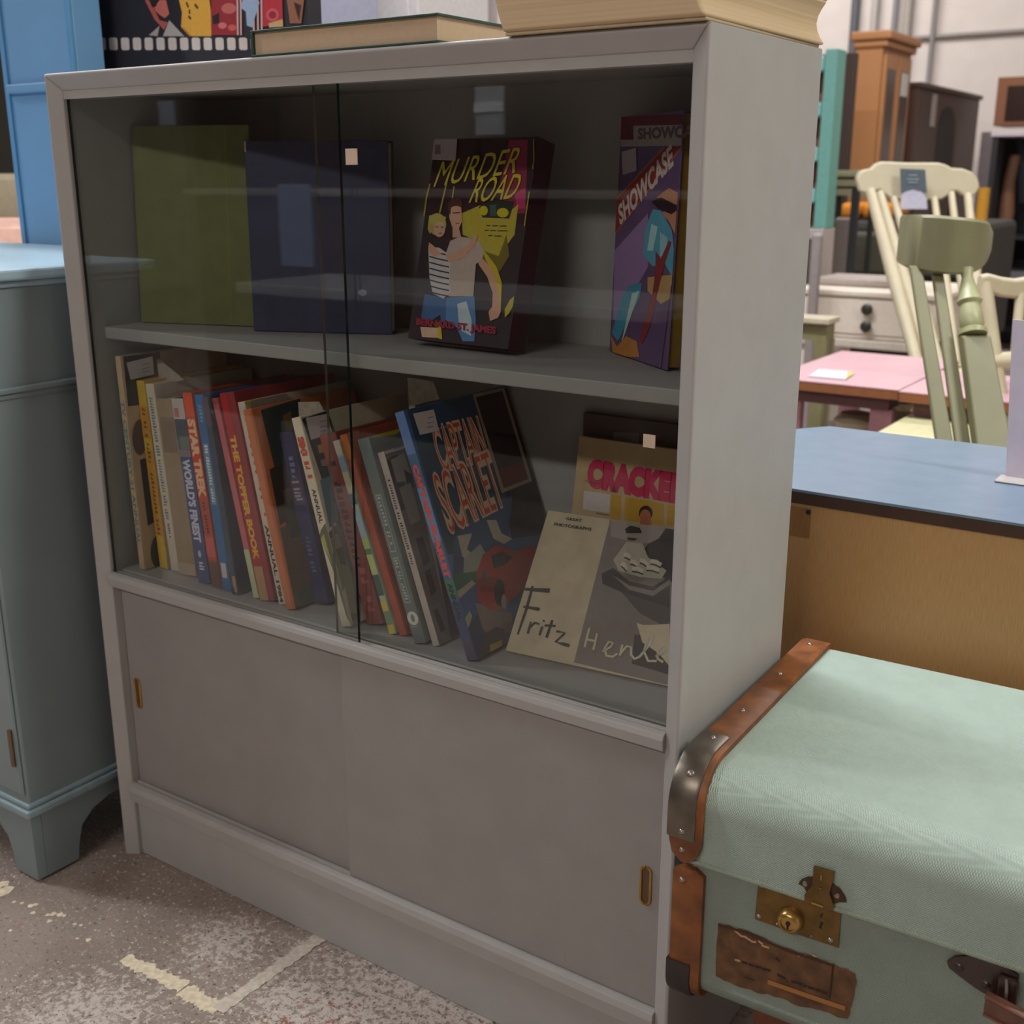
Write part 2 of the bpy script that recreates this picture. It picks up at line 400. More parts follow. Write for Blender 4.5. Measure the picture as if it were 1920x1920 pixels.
# deck between the glass and the sliding doors, with its two glass grooves
ZM = 0.454
prof = [(0.003, ZM-.018), (0.0015, ZM-.006), (0.004, ZM-.0005), (0.009, ZM+.0015), (0.0125, ZM+.0015), (0.0125, ZM-.002), (0.0195, ZM-.002), (0.0195, ZM), (0.0225, ZM), (0.0225, ZM-.002), (0.0295, ZM-.002), (0.0295, ZM), (D-.009, ZM), (D-.009, ZM-.016), (0.05, ZM-.016), (0.05, ZM-.018)]
build('deck', MB().prism([(T-.001, y, z) for y, z in prof], (W-2*T+.002, 0, 0)), GREY, bc, bevel=.0012, seg=3)
build('top_rail', MB().box((T, 0.0105, H-T-.010), (W-T, 0.0125, H-T+.002)).box((T, 0.0195, H-T-.010), (W-T, 0.0225, H-T+.002)).box((T, 0.0295, H-T-.010), (W-T, 0.032, H-T+.002)), GREY, bc)
# bottom rail and plinth
ZR = 0.1225
prof = [(0.004, ZR-.028), (0.002, ZR-.010), (0.004, ZR-.002), (0.010, ZR), (0.0135, ZR), (0.0135, ZR-.003), (0.0195, ZR-.003), (0.0195, ZR-.0005), (0.0215, ZR-.0005), (0.0215, ZR-.003), (0.0275, ZR-.003), (0.0275, ZR), (D-.009, ZR), (D-.009, ZR-.016), (0.028, ZR-.016), (0.028, ZR-.028)]
build('bottom_rail', MB().prism([(T-.001, y, z) for y, z in prof], (W-2*T+.002, 0, 0)), GREY, bc, bevel=.0008)
build('plinth', MB().box((T-.001, 0.016, 0.001), (W-T+.001, 0.032, ZR-.028)), GREY, bc)
# glass sliding doors
GLASS = mat_glass(); GEDGE = M('16241f', 0.15, spec=.6); STK = M('cdb7a2', 0.6)
def glass_door(x0, x1, y, edge):
    m_ = MB(); z0, z1 = ZM-.0015, H-T-.0015
    m_.box((x0, y, z0), (x1, y+.004, z1))
    mi = [0]*6
    for k, f in enumerate(m_.f):
        c = sum((m_.v[i] for i in f), V3())/4
        if abs(c.x-x0) < 1e-5 or abs(c.x-x1) < 1e-5 or abs(c.z-z0) < 1e-5 or abs(c.z-z1) < 1e-5: mi[k] = 1
    m_.mi = mi
    g = build('glass_door', m_, [GLASS, edge], bc)
    return g
gl = glass_door(T+.001, 0.4805, 0.0140, GEDGE)
gr = glass_door(0.436, W-T-.001, 0.0240, M('6f6a60', .3))
def sticker_at(x, y, yy, parent, s=.0165):
    p = PY(x, y, yy)
    build('felt_pad', MB().box((p.x-s/2, yy-.0012, p.z-s/2), (p.x+s/2, yy, p.z+s/2)), STK, parent, bevel=.0003)
sticker_at(660, 294, 0.0140, gl)
sticker_at(1218, 827, 0.0240, gr, .013)
# plywood sliding doors with brass finger pulls
DOOR_SHADED = M('918c89', 0.46, noise=0.03, scale=20, bump=0.10, bscale=600)  # case grey darkened, the weaker front light is put into the colour
BRASS = M('b08a4a', 0.32, metal=0.85, noise=0.1)
def slide(x0, x1, y, pull):
    d = build('sliding_door', MB().box((x0, y, ZR-.0025), (x1, y+.0045, ZM-.0175)), DOOR_SHADED, bc, bevel=.0014)
    cx, cz = pull; m_ = MB(); hh = 0.0225; rr = 0.0058; n = 28
    path = []
    for i in range(n+1):
        t = 2*math.pi*i/n; cxx = rr*math.cos(t); czz = (hh-rr)*(1 if math.sin(t) > 0 else -1)+rr*math.sin(t)
        path.append(V3((cx+cxx, y-.0009, cz+czz)))
    m_.tube(path, 0.0016, 8)
    fp = build('finger_pull', m_, BRASS, d, smooth=True)
    m_ = MB(); m_.prism([(p.x, y-.0004, p.z) for p in path[:-1]], (0, .0003, 0))
    build('recess', m_, M('5a4632', .5), fp)
slide(T+.0005, 0.470, 0.0222, (0.0385, 0.268))
slide(0.4495, W-T-.0005, 0.0142, (0.8765, 0.269))

# ------------------------------------------------------------------ books
PAGE = M('c0b296', 0.8, noise=0.05, scale=220)
def book(O, h, t, d, Hh, Tt, Dd, cov, label, group, name='book', page=PAGE, soft=False, cat='book'):
    O = V3(O); h = V3(h).normalized(); t = V3(t).normalized(); d = V3(d).normalized()
    r = empty(name, O, label, cat, group)
    b = 0.0006 if soft else 0.0022; ins = 0.0002 if soft else 0.0028
    m_ = MB()
    q = lambda a, bb, c: O+t*a+h*bb+d*c
    def bx(a0, b0, c0, a1, b1, c1): m_.obox(q(a0, b0, c0), t*(a1-a0), h*(b1-b0), d*(c1-c0))
    # C-shaped binding
    lp = [(0, 0), (0, Dd), (b, Dd), (b, b*1.2), (Tt-b, b*1.2), (Tt-b, Dd), (Tt, Dd), (Tt, 0)]
    m_.prism([q(a, 0, c) for a, c in lp], h*Hh)
    build('cover', m_, M(up(cov), 0.48, noise=0.08, scale=40), r, bevel=.0009 if not soft else .0003)
    p = MB(); p.obox(q(b, ins, b*1.2), t*(Tt-2*b), h*(Hh-2*ins), d*(Dd-ins-b*1.2))
    build('page_block', p, page, r)
    r_sp = Plane(q(0, 0, -.0001), t, h, Tt, Hh)
    r_cv = Plane(q(Tt+.0001, 0, 0), d, h, Dd, Hh)
    return r, r_sp, r_cv
def sptext(art, pl, c, txt, f0, f1, frac=0.6, ctr=0.5, bold=0.0, shear=0.0):
    """title running down the spine from f0 to f1 (fractions from the top)"""
    wv = pl.w*frac; a = pl.w*ctr-wv/2
    art.text(c, txt, (a, pl.h*(1-f0)), (0, -pl.h*(f1-f0)), (wv, 0), bold, shear)
def spseg(art, pl, c, f0, f1, a0=0.0, a1=1.0):
    art.rect(c, pl.w*a0+.0003, pl.h*(1-f1)+.0003, pl.w*a1-.0003, pl.h*(1-f0)-.0003)
GL = 'annuals and books leaning on the lower shelf'
ROW = [  # key, bottom-left px, bottom-right px, top-left px, depth, colour, label
 ('c21', (262, 1067), (275, 1069), (215, 668), .185, 'b09a7c', 'tall cream annual with teal spine lettering, first book at the left end'),
 ('yel', (300, 1065), (315, 1065), (255, 714), .180, 'b8941e', 'thin yellow-spined annual with small dark print beside the tall cream one'),
 ('wht', (321, 1070), (336, 1073), (272, 720), .180, 'b5aa98', 'white-spined annual with a line of fine blue lettering'),
 ('tan', (336, 1076), (369, 1083), (291, 747), .180, '8a7659', 'plain worn tan book without lettering on its spine'),
 ('wfi', (372, 1093), (394, 1098), (321, 747), .190, '30406e', 'blue-spined annual with thick white capitals, beside the plain tan book'),
 ('sta', (398, 1101), (415, 1105), (342, 737), .190, 'a23c22', 'orange-topped red annual with cream capitals down the spine'),
 ('blu', (418, 1108), (435, 1112), (364, 741), .190, '1c5c8c', 'bright blue book with a white title strip on the spine'),
 ('nav', (436, 1115), (463, 1118), (378, 745), .190, '27384c', 'dull navy book with a brown picture at the spine foot'),
 ('pnk', (476, 1122), (487, 1126), (397, 748), .185, 'b4595c', 'thin pink book with a pale green spine foot'),
 ('top', (488, 1126), (516, 1135), (411, 738), .185, '84262c', 'dark red annual with yellow BOOK lettering down the spine'),
 ('a84', (523, 1134), (537, 1137), (445, 755), .190, 'b8ab9a', 'thin white-spined 1984 annual squeezed beside an orange book'),
 ('org', (537, 1143), (559, 1149), (455, 769), .190, 'b0653a', 'plain orange-spined book with a dark teal picture cover'),
 ('nva', (591, 1133), (616, 1137), (523, 812), .165, '232750', 'dark navy book set back between orange and cream spines'),
 ('six', (641, 1176), (659, 1180), (546, 785), .200, 'c0b49c', 'cream annual with red spine title above the word ANNUAL'),
 ('rbr', (688, 1172), (722, 1184), (599, 817), .180, '7c3a34', 'red-brown annual with black letters down a ragged spine'),
 ('pic', (731, 1190), (749, 1196), (624, 828), .180, '9ba48c', 'thin annual with a pale landscape picture along its spine'),
 ('ord', (750, 1193), (768, 1198), (637, 817), .180, '9a4126', 'thin plain brick-red book leaning behind a picture spine'),
 ('gry', (777, 1208), (807, 1214), (670, 825), .185, '596460', 'grey-green book with two framed spine titles and round badge'),
 ('bwp', (812, 1212), (825, 1215), (708, 850), .165, 'a99c92', 'pale paperback with a black and white photo cover'),
 ('cap', (877, 1240), (896, 1244), (740, 775), .205, '2f5a80', 'large blue annual with red lettering and a red car on its cover'),
]
info = []
for key, bl, br, tl, dep, colr, lab in ROW:
    O = PZ(*bl, ZM); Tp = PY(*tl, O.y); h = Tp-O; hh = h.length; h.normalize(); t = V3((h.z, 0, -h.x))
    wd = (PY(*br, O.y)-O).dot(t)
    info.append([key, O, h, hh, t, max(wd, .0095), dep, colr, lab])
# keep neighbours from cutting into each other
def xline(rec, z): return rec[1].x+rec[2].x/rec[2].z*(z-ZM)
def zt(rec): return ZM+rec[3]*rec[2].z
for i in range(len(info)-1):
    a = info[i]
    for b in info[i+1:i+3]:
        zz = min(zt(a), zt(b))
        gap = min(xline(b, ZM+.002)-xline(a, ZM+.002), xline(b, zz)-xline(a, zz))
        a[5] = min(a[5], gap*a[2].z-.0004)
    if a[5] < .007: a[5] = .007
BK = {}
for key, O, h, hh, t, wd, dep, colr, lab in info:
    dep = min(dep, D-.0095-O.y)
    O = O+V3((0, 0, .0003)); 
    r, sp, cv = book(O, h, t, (0, 1, 0), hh, wd, dep, colr, lab, GL, name='annual' if key not in ('tan', 'blu', 'nav', 'org', 'nva', 'ord', 'gry', 'bwp', 'pnk') else 'book', soft=(key == 'bwp'))
    BK[key] = (r, sp, cv)
def A(key, cover=False): return Art(BK[key][2 if cover else 1]), BK[key][0], BK[key][2 if cover else 1]
a, r, p = A('c21'); spseg(a, p, '8d5142', 0, 1, .86, 1); sptext(a, p, '5f7d7c', 'TV CENTURY 21 ANNUAL', .20, .88, .55, .42, .03); a.done('spine_lettering', r)
a, r, p = A('c21', True)
a.px('3a2c2a', [(231, 668), (300, 660), (300, 755), (240, 762)])
for (x, y, rx, ry, c) in [(262, 820, 14, 34, '5a4238'), (300, 1035, 18, 34, '4a4034')]: a.pxoval(c, x, y, rx, ry)
a.px('2c2422', [(262, 862), (285, 856), (295, 975), (277, 986)]); a.done('cover_picture', r)
a, r, p = A('yel'); spseg(a, p, 'b07a18', .13, .30); spseg(a, p, 'b07a18', .36, .82); a.marks('5a3d10', p.w*.3, p.h*.18, p.w*.75, p.h*.86, 30); a.done('spine_lettering', r)
a, r, p = A('wht'); a.marks('3f6676', p.w*.25, p.h*.28, p.w*.72, p.h*.93, 44); a.marks('2a2a2a', p.w*.35, p.h*.17, p.w*.65, p.h*.26, 8); a.done('spine_lettering', r)
a, r, p = A('tan'); spseg(a, p, '6f5f48', .1, .3, .1, .9); spseg(a, p, 'a08a70', .93, 1); a.done('spine_wear', r)
a, r, p = A('wfi'); spseg(a, p, 'a9a09a', 0, .11); spseg(a, p, 'a2605c', .05, .1, .1, .5); spseg(a, p, '35404a', .11, .22); spseg(a, p, '5c6a58', .20, .27, .2, 1); spseg(a, p, '756a70', .27, .31)
sptext(a, p, 'b5b4c4', "WORLD'S FINEST", .32, .77, .66, .5, .05); a.oval('a9a8bc', p.w*.5, p.h*.165, .003, .005); a.marks('b5b4c4', p.w*.3, p.h*.07, p.w*.8, p.h*.12, 3); a.done('spine_lettering', r)
a, r, p = A('sta'); spseg(a, p, 'c2451c', 0, .12); spseg(a, p, 'b53a22', .12, .54); sptext(a, p, 'd2a882', 'STAR TREK', .13, .53, .85, .5, .06); a.marks('3a1a14', p.w*.35, p.h*.28, p.w*.65, p.h*.45, 10); spseg(a, p, 'b8504a', .73, .84); spseg(a, p, '5c4030', .86, 1); a.done('spine_lettering', r)
a, r, p = A('blu'); a.marks('5f93b4', p.w*.3, p.h*.86, p.w*.7, p.h*.95, 5); spseg(a, p, '6f8496', .24, .55, .2, .8); a.marks('c2ccd2', p.w*.3, p.h*.46, p.w*.7, p.h*.75, 20); spseg(a, p, 'b3aaa0', .85, .93, .2, .8); a.done('spine_lettering', r)
a, r, p = A('nav'); spseg(a, p, '51404a', 0, .15); spseg(a, p, '3c4a56', .80, .90, .1, .8); spseg(a, p, '95795c', .90, .985, .35, .95); spseg(a, p, '1a2028', .96, 1, .0, .5); a.done('spine_picture', r)
a, r, p = A('pnk'); spseg(a, p, 'a8b08c', .75, 1); spseg(a, p, '8a4a40', 0, .03); a.done('spine_picture', r)
a, r, p = A('top'); spseg(a, p, 'a0262a', 0, .82, .05, .5); sptext(a, p, 'c89a2c', 'THE TOPPER BOOK', .20, .80, .42, .34, .05); spseg(a, p, 'a07c58', .83, 1, .0, .62); a.done('spine_lettering', r)
a, r, p = A('a84'); sptext(a, p, '221c1c', 'ANNUAL 1984', .60, .99, .5, .5, .04); a.marks('a8402c', p.w*.5, p.h*.42, p.w*.95, p.h*.92, 12, fill=.4); a.done('spine_lettering', r)
a, r, p = A('a84', True); a.px('a8981f', [(450, 740), (480, 728), (512, 726), (530, 738), (470, 762), (450, 760)]); a.px('8d8478', [(470, 752), (535, 735), (548, 748), (470, 765)]); a.done('cover_picture', r)
a, r, p = A('org'); a.rect('a0562e', p.w*.75, 0.001, p.w*.97, p.h-.001); a.done('spine_wear', r)
a, r, p = A('org', True)
a.px('1c3236', [(489, 769), (560, 740), (640, 1000), (600, 1000), (540, 1000), (520, 900)])
a.px('6e5a2c', [(530, 780), (545, 770), (550, 810), (540, 815)])
a.px('29241f', [(505, 880), (545, 860), (560, 960), (525, 985)]); a.px('4a4030', [(530, 920), (560, 905), (560, 960), (535, 950)])
a.px('5c4a3a', [(525, 990), (575, 970), (620, 1150), (556, 1150)]); a.px('32402c', [(535, 945), (560, 930), (575, 1000), (545, 1010)]); a.px('6a4a34', [(560, 1000), (580, 1000), (600, 1140), (585, 1140)]); a.px('3a4a34', [(560, 1110), (590, 1090), (600, 1140), (566, 1146)])
a.done('cover_picture', r)
a, r, p = A('nva'); a.marks('6f6f90', p.w*.3, p.h*.72, p.w*.7, p.h*.86, 4); spseg(a, p, '4a3c4e', .26, .42, .1, .9); a.marks('8f86a0', p.w*.2, p.h*.60, p.w*.8, p.h*.74, 7); a.marks('5c5f80', p.w*.3, p.h*.18, p.w*.7, p.h*.40, 9); a.done('spine_lettering', r)
a, r, p = A('six'); sptext(a, p, 'a8402e', 'SIX', .09, .17, .72, .5, .06); a.marks('b24a36', p.w*.2, p.h*.71, p.w*.85, p.h*.90, 9, fill=.8); sptext(a, p, '2a2824', 'ANNUAL', .335, .50, .42, .55, .03)
a.poly('54563a', [(0.0004, p.h*.445), (p.w*.3, p.h*.47), (p.w-.0003, p.h*.50), (p.w-.0003, p.h*.02), (p.w*.8, p.h*.05), (p.w*.55, p.h*.28)]); a.poly('9a9a4c', [(p.w*.1, p.h*.43), (p.w*.5, p.h*.45), (p.w*.6, p.h*.3)]); a.done('spine_lettering', r)
a, r, p = A('six', True)
a.px('14262e', [(566, 785), (614, 770), (700, 1000), (640, 1010)]); a.px('2f6f86', [(600, 900), (632, 885), (634, 975), (618, 990)]); a.px('a58a2c', [(595, 835), (606, 832), (610, 848), (598, 850)]); a.px('8a8478', [(601, 862), (612, 860), (614, 874), (603, 874)])
a.px('47482f', [(612, 1000), (632, 982), (660, 1010), (676, 1100), (676, 1168), (655, 1178), (640, 1100)]); a.px('6d6f45', [(618, 1010), (632, 1000), (660, 1080), (668, 1150), (650, 1150)]); a.px('b3aa84', [(640, 1110), (646, 1100), (662, 1172), (652, 1176)]); a.px('2c2c22', [(630, 1030), (642, 1024), (650, 1060), (638, 1058)])
a.done('cover_picture', r)
a, r, p = A('rbr'); spseg(a, p, '92423a', 0, .15, .0, .5); a.marks('2a1418', p.w*.15, p.h*.30, p.w*.6, p.h*.86, 16, fill=.7); a.marks('a0564c', p.w*.3, p.h*.05, p.w*.8, p.h*.3, 5); a.done('spine_lettering', r)
a, r, p = A('pic'); spseg(a, p, 'b5ab9c', .0, .07); spseg(a, p, '7f8ca0', .08, .16); spseg(a, p, 'b0a58c', .16, .27); spseg(a, p, '3c5f74', .27, .33); spseg(a, p, '93a6b6', .36, .50); spseg(a, p, '9cb06c', .5, .56); spseg(a, p, '4c7a44', .555, .585); spseg(a, p, 'aeb878', .585, .69); spseg(a, p, '3c564e', .69, .80); spseg(a, p, 'c0a84c', .83, .88); spseg(a, p, '6c8264', .88, .95); spseg(a, p, 'b8a844', .95, 1); a.done('spine_picture', r)
a, r, p = A('ord'); spseg(a, p, 'b4622c', 0, .12); spseg(a, p, '6e2a1c', .0, 1, .8, 1); a.done('spine_wear', r)
a, r, p = A('gry')
for f0, f1 in ((.27, .55), (.575, .80)):
    spseg(a, p, '8f968e', f0, f1, .18, .72); spseg(a, p, '5c6763', f0+.006, f1-.006, .23, .67); a.marks('97a09a', p.w*.3, p.h*(1-f1+.012), p.w*.6, p.h*(1-f0-.012), 14)
a.oval('b9bab0', p.w*.5, p.h*.125, .0085, .0085); a.oval('6a706a', p.w*.5, p.h*.125, .003, .005); a.marks('9aa09a', p.w*.2, p.h*.082, p.w*.75, p.h*.09, 6, False); a.done('spine_lettering', r)
a, r, p = A('gry', True); a.px('b09a1e', [(686, 776), (745, 762), (760, 800), (742, 815), (690, 822)]); a.px('8c857c', [(655, 790), (688, 785), (690, 815), (662, 812)]); a.done('cover_picture', r)
a, r, p = A('bwp'); a.marks('2c2828', p.w*.3, p.h*.42, p.w*.75, p.h*.86, 34); a.done('spine_lettering', r)
a, r, p = A('bwp', True)
a.px('6d645d', [(721, 850), (765, 838), (848, 1200), (824, 1214)])
a.px('3a3432', [(724, 862), (745, 852), (768, 950), (748, 960)]); a.px('979086', [(732, 862), (757, 850), (774, 900), (744, 905)]); a.px('241f1e', [(757, 880), (772, 890), (776, 915), (762, 905)]); a.px('8d847b', [(748, 915), (770, 905), (788, 975), (770, 985)])
a.px('1c1918', [(779, 1010), (792, 1006), (806, 1050), (794, 1062), (786, 1035)]); a.px('1c1918', [(796, 1072), (806, 1066), (818, 1108), (808, 1118)]); a.px('1c1918', [(812, 1145), (820, 1140), (835, 1180), (826, 1186)])
a.marks('3a3635', .055, .035, .075, .05, 4, False)
a.px('3a2b28', [(806, 985), (800, 940), (850, 1100), (870, 1195), (846, 1200)])
a.done('cover_picture', r)
# the large blue annual facing out
a, r, p = A('cap'); spseg(a, p, '5a74a2', 0, .17); spseg(a, p, '4a88ae', .3, .52); sptext(a, p, 'd04a44', 'CAPTAIN SCARLET', .21, .665, .6, .5, .07); spseg(a, p, '2c6a52', .67, .74); spseg(a, p, '2c3a5c', .76, .92); spseg(a, p, '443a4e', .92, 1); sptext(a, p, '16181c', 'ANNUAL', .685, .84, .5, .5, .04); a.done('spine_lettering', r)
a, r, p = A('cap', True)
a.px('14161e', [(763, 768), (960, 725), (1030, 960), (1024, 1000), (960, 1010), (900, 740)])
a.px('1d3c55', [(763, 768), (885, 740), (935, 900), (960, 950), (950, 1010), (905, 1030), (840, 1040)])
a.px('2c5070', [(850, 1010), (905, 950), (960, 930), (950, 1030), (905, 1080), (860, 1100)])
a.px('aaa690', [(857, 1005), (885, 1000), (875, 1030), (895, 1045), (870, 1055)]); a.px('aba892', [(912, 975), (930, 975), (940, 1000), (960, 1010), (945, 1020), (925, 1010)]); a.px('8f9a8c', [(868, 1050), (900, 1020), (915, 1045), (890, 1075), (865, 1080)])
a.px('2b3f66', [(850, 1040), (870, 1045), (868, 1080), (850, 1080)])
a.px('27634c', [(842, 1080), (900, 1070), (900, 1085), (862, 1115), (846, 1110)])
a.px('a9a188', [(850, 1112), (885, 1088), (892, 1095), (862, 1125)]); a.px('3a5a88', [(855, 1125), (890, 1095), (895, 1140), (862, 1155)]); a.px('a2a48e', [(860, 1165), (880, 1145), (885, 1155), (866, 1185)])
a.px('2e3a58', [(862, 1185), (895, 1150), (905, 1190), (920, 1215), (897, 1243), (885, 1240)])
a.px('7f6f66', [(890, 1130), (960, 1150), (960, 1180), (925, 1200), (905, 1180)]); a.px('463a40', [(905, 1190), (930, 1175), (946, 1180), (946, 1215), (898, 1240)]); a.px('a8964a', [(918, 1210), (940, 1200), (944, 1216), (920, 1226)])
a.px('a03024', [(893, 1075), (905, 1040), (930, 1022), (965, 1035), (1000, 1020), (1002, 1060), (985, 1100), (960, 1125), (935, 1145), (915, 1143), (895, 1125)])
a.px('26302e', [(920, 1042), (940, 1034), (962, 1045), (945, 1060), (925, 1066)]); a.px('7c241c', [(895, 1085), (925, 1080), (950, 1095), (935, 1110), (900, 1110)]); a.pxoval('1a1818', 936, 1112, 10, 26); a.pxoval('9a8c82', 944, 1128, 5, 14); a.px('3c4c50', [(903, 1072), (912, 1068), (910, 1086), (903, 1086)])
# plain dark framed panel in place of the portrait
a.px('8f8068', [(886, 740), (944, 727), (997, 902), (940, 925)]); a.px('231518', [(891, 745), (941, 733), (990, 898), (944, 916)]); a.px('5c1c1a', [(935, 880), (980, 865), (990, 898), (944, 916)])
a.marks('8f97a4', .040, .2655, .085, .268, 14, False)
a.pxtext('c9ac90', 'CAPTAIN', (803, 798), (894, 778), (829, 889), .05, .0); a.pxtext('b84020', 'CAPTAIN', (805, 802), (893, 783), (830, 885), -.012, .0)
a.pxtext('c9ac90', 'SCARLET', (805, 888), (914, 840), (843, 1006), .05, .0); a.pxtext('b84020', 'SCARLET', (808, 892), (912, 846), (845, 1000), -.012, .0)
a.done('cover_picture', r)
def price_sticker(key, px4, cover=True, pl=None, root=None):
    pl = pl or BK[key][2]; root = root or BK[key][0]
    a = Art(pl); a.k = 34
    a.px('bdb3b2', px4); c = [sum(q[i] for q in px4)/4 for i in (0, 1)]
    for dy in (-.2, .05, .25):
        p0 = (c[0]+(px4[1][0]-px4[0][0])*.05, c[1]+(px4[3][1]-px4[0][1])*dy); a.stroke('8b8386', [p0, (p0[0]+(px4[1][0]-px4[0][0])*.3, p0[1]+(px4[1][1]-px4[0][1])*.3)], .0012)
    a.done('price_sticker', root)
price_sticker('cap', [(773, 776), (812, 768), (822, 808), (786, 816)])
price_sticker('six', [(572, 784), (612, 776), (622, 812), (582, 825)])
price_sticker('bwp', [(716, 832), (750, 822), (756, 842), (722, 852)])
price_sticker('c21', [(236, 680), (285, 668), (288, 702), (244, 712)])
# torn slips standing up between the books
def slip(px, py, pts, label):
    base = Plane(V3((0, py, 0)), (1, 0, 0), (0, 0, 1), 99, 99)
    m_ = MB(); loop = [PY(x, y, py) for x, y in pts]
    m_.prism(loop, (0, .0005, 0)); build('paper_slip', m_, M('a39a8c', .8, noise=.15, scale=120), None); bpy.context.view_layer
    o = COL.objects[-1]; setp(o, label, 'paper', 'torn paper slips between the books'); return o
slip(0, .10, [(285, 680), (297, 672), (345, 712), (292, 724), (287, 760)], 'torn grey paper triangle poking up behind the white-spined annual')
slip(0, .085, [(559, 754), (598, 753), (608, 772), (572, 782), (585, 860), (566, 860)], 'torn pale paper slip above the cream annual with red title')
slip(0, .13, [(764, 708), (812, 715), (824, 748), (778, 760), (790, 830), (770, 830)], 'crumpled pale slip poking up behind the large blue annual')

# books lying against the back, right part of the lower shelf
def leaning(P0, u, topl, Hh, Tt, Dd, *a, **k):
    """board standing on bottom edge P0 -> u, top-left corner seen at pixel topl; spine on the left, cover to the viewer"""
    u = V3(u).normalized(); n = PN(*topl, P0, u)-P0; hl = n.length; h = n.normalized()
    if Hh is None: Hh = hl
    back = h.cross(u).normalized()
    if back.y < 0: back = -back
    P0 = V3((P0.x, P0.y, ZM+.0008-min(0, back.z)*Tt))
    return book(P0+back*Tt, h, -back, u, Hh, Tt, Dd, *a, **k)
P0 = PZ(948, 1218, ZM+.006); P1 = PZ(1250, 1284, ZM+.006)
GR = 'books resting face out at the right end'
r, sp, cv = leaning(P0, P1-P0, (1028, 955), None, .007, .235, 'a8997c', 'photography book, cream panel with black brush lettering, leaning face out', GR, soft=True)
BK['fri'] = (r, sp, cv)
a = Art(cv)
a.px('6b635c', [(1146, 968), (1275, 985), (1275, 1290), (1076, 1242)])
a.px('857b72', [(1146, 972), (1275, 985), (1275, 1010), (1200, 1020), (1145, 1005)])
a.px('1f1b1b', [(1250, 985), (1275, 985), (1275, 1100), (1230, 1075), (1200, 1040), (1215, 1020), (1235, 1010)])
a.px('9d9486', [(1150, 1050), (1175, 1015), (1205, 1020), (1215, 1045), (1250, 1070), (1240, 1085), (1200, 1082), (1160, 1070)])
a.px('272321', [(1128, 1075), (1150, 1065), (1180, 1090), (1225, 1100), (1256, 1080), (1256, 1150), (1210, 1130), (1165, 1110), (1130, 1095)])
a.px('736a62', [(1148, 1078), (1180, 1098), (1225, 1108), (1256, 1086), (1256, 1096), (1225, 1118), (1180, 1106)])
for (x0, y0, x1, y1) in [(1165, 1056, 1175, 1068), (1182, 1052, 1196, 1060), (1200, 1050, 1215, 1060), (1185, 1066, 1206, 1072), (1212, 1064, 1236, 1070), (1170, 1040, 1182, 1046), (1220, 1052, 1240, 1060)]:
    a.stroke('b8ae9c', [(x0, y0), ((x0+x1)/2, (y0+y1)/2-3), (x1, y1)], .0045)
    a.stroke('2e2a28', [(x0, y0+6), ((x0+x1)/2, (y0+y1)/2+4), (x1, y1+5)], .0016)
a.px('1d1a1a', [(1172, 992), (1182, 986), (1200, 990), (1204, 1000), (1174, 1000)]); a.px('2d2a28', [(1176, 1008), (1196, 1010), (1190, 1014), (1178, 1013)])
a.px('3c3634', [(1165, 1110), (1256, 1140), (1256, 1180), (1200, 1150)]); a.px('2a2523', [(1190, 1190), (1256, 1200), (1256, 1265), (1185, 1245)])
a.px('b5a68c', [(1194, 1168), (1205, 1172), (1225, 1172), (1256, 1170), (1256, 1250), (1235, 1225), (1205, 1205)])
a.pxtext('2a2622', 'GREAT', (1062, 970), (1092, 974), (1061, 975), .03); a.pxtext('2a2622', 'PHOTOGRAPHS', (1040, 980), (1110, 990), (1039, 986), .03); a.marks('6a6050', .036, .2215, .055, .224, 9, False)
K = '181412'
a.stroke(K, [(999, 1099), (988, 1140), (971, 1190)], [.0030, .0034, .0020]); a.stroke(K, [(984, 1105), (1031, 1108)], [.0035, .0055]); a.stroke(K, [(982, 1138), (1012, 1143)], [.0026, .0040])
a.stroke(K, [(996, 1166), (990, 1188)], .0026); a.stroke(K, [(993, 1178), (1003, 1168), (1012, 1171)], .0026); a.stroke(K, [(1017, 1175), (1012, 1191)], .0026); a.stroke(K, [(1019, 1166), (1021, 1163)], .003)
a.stroke(K, [(1036, 1163), (1025, 1196)], .0028); a.stroke(K, [(1022, 1173), (1042, 1174)], .0024); a.stroke(K, [(1044, 1184), (1060, 1187), (1042, 1204), (1056, 1208), (1068, 1211)], [.0028, .0028, .0028, .0036, .004])
Wt = 'b3a98f'
a.stroke(Wt, [(1106, 1178), (1101, 1196), (1097, 1214)], .0028); a.stroke(Wt, [(1120, 1188), (1117, 1204), (1113, 1219)], .0028); a.stroke(Wt, [(1100, 1199), (1118, 1203)], .0026)
a.stroke(Wt, [(1130, 1222), (1145, 1214), (1150, 1206), (1142, 1204), (1134, 1216), (1138, 1230), (1150, 1232), (1158, 1226)], .0027)
a.stroke(Wt, [(1168, 1209), (1163, 1230)], .0028); a.stroke(Wt, [(1164, 1226), (1176, 1212), (1184, 1214), (1184, 1228), (1190, 1236), (1200, 1232)], .0028)
a.stroke(Wt, [(1200, 1232), (1222, 1205), (1224, 1192), (1216, 1194), (1208, 1222), (1216, 1240), (1232, 1240)], .0028); a.stroke(Wt, [(1230, 1232), (1246, 1222), (1244, 1212), (1234, 1220), (1234, 1236), (1244, 1242)], .0028)
a.done('cover_picture', r)
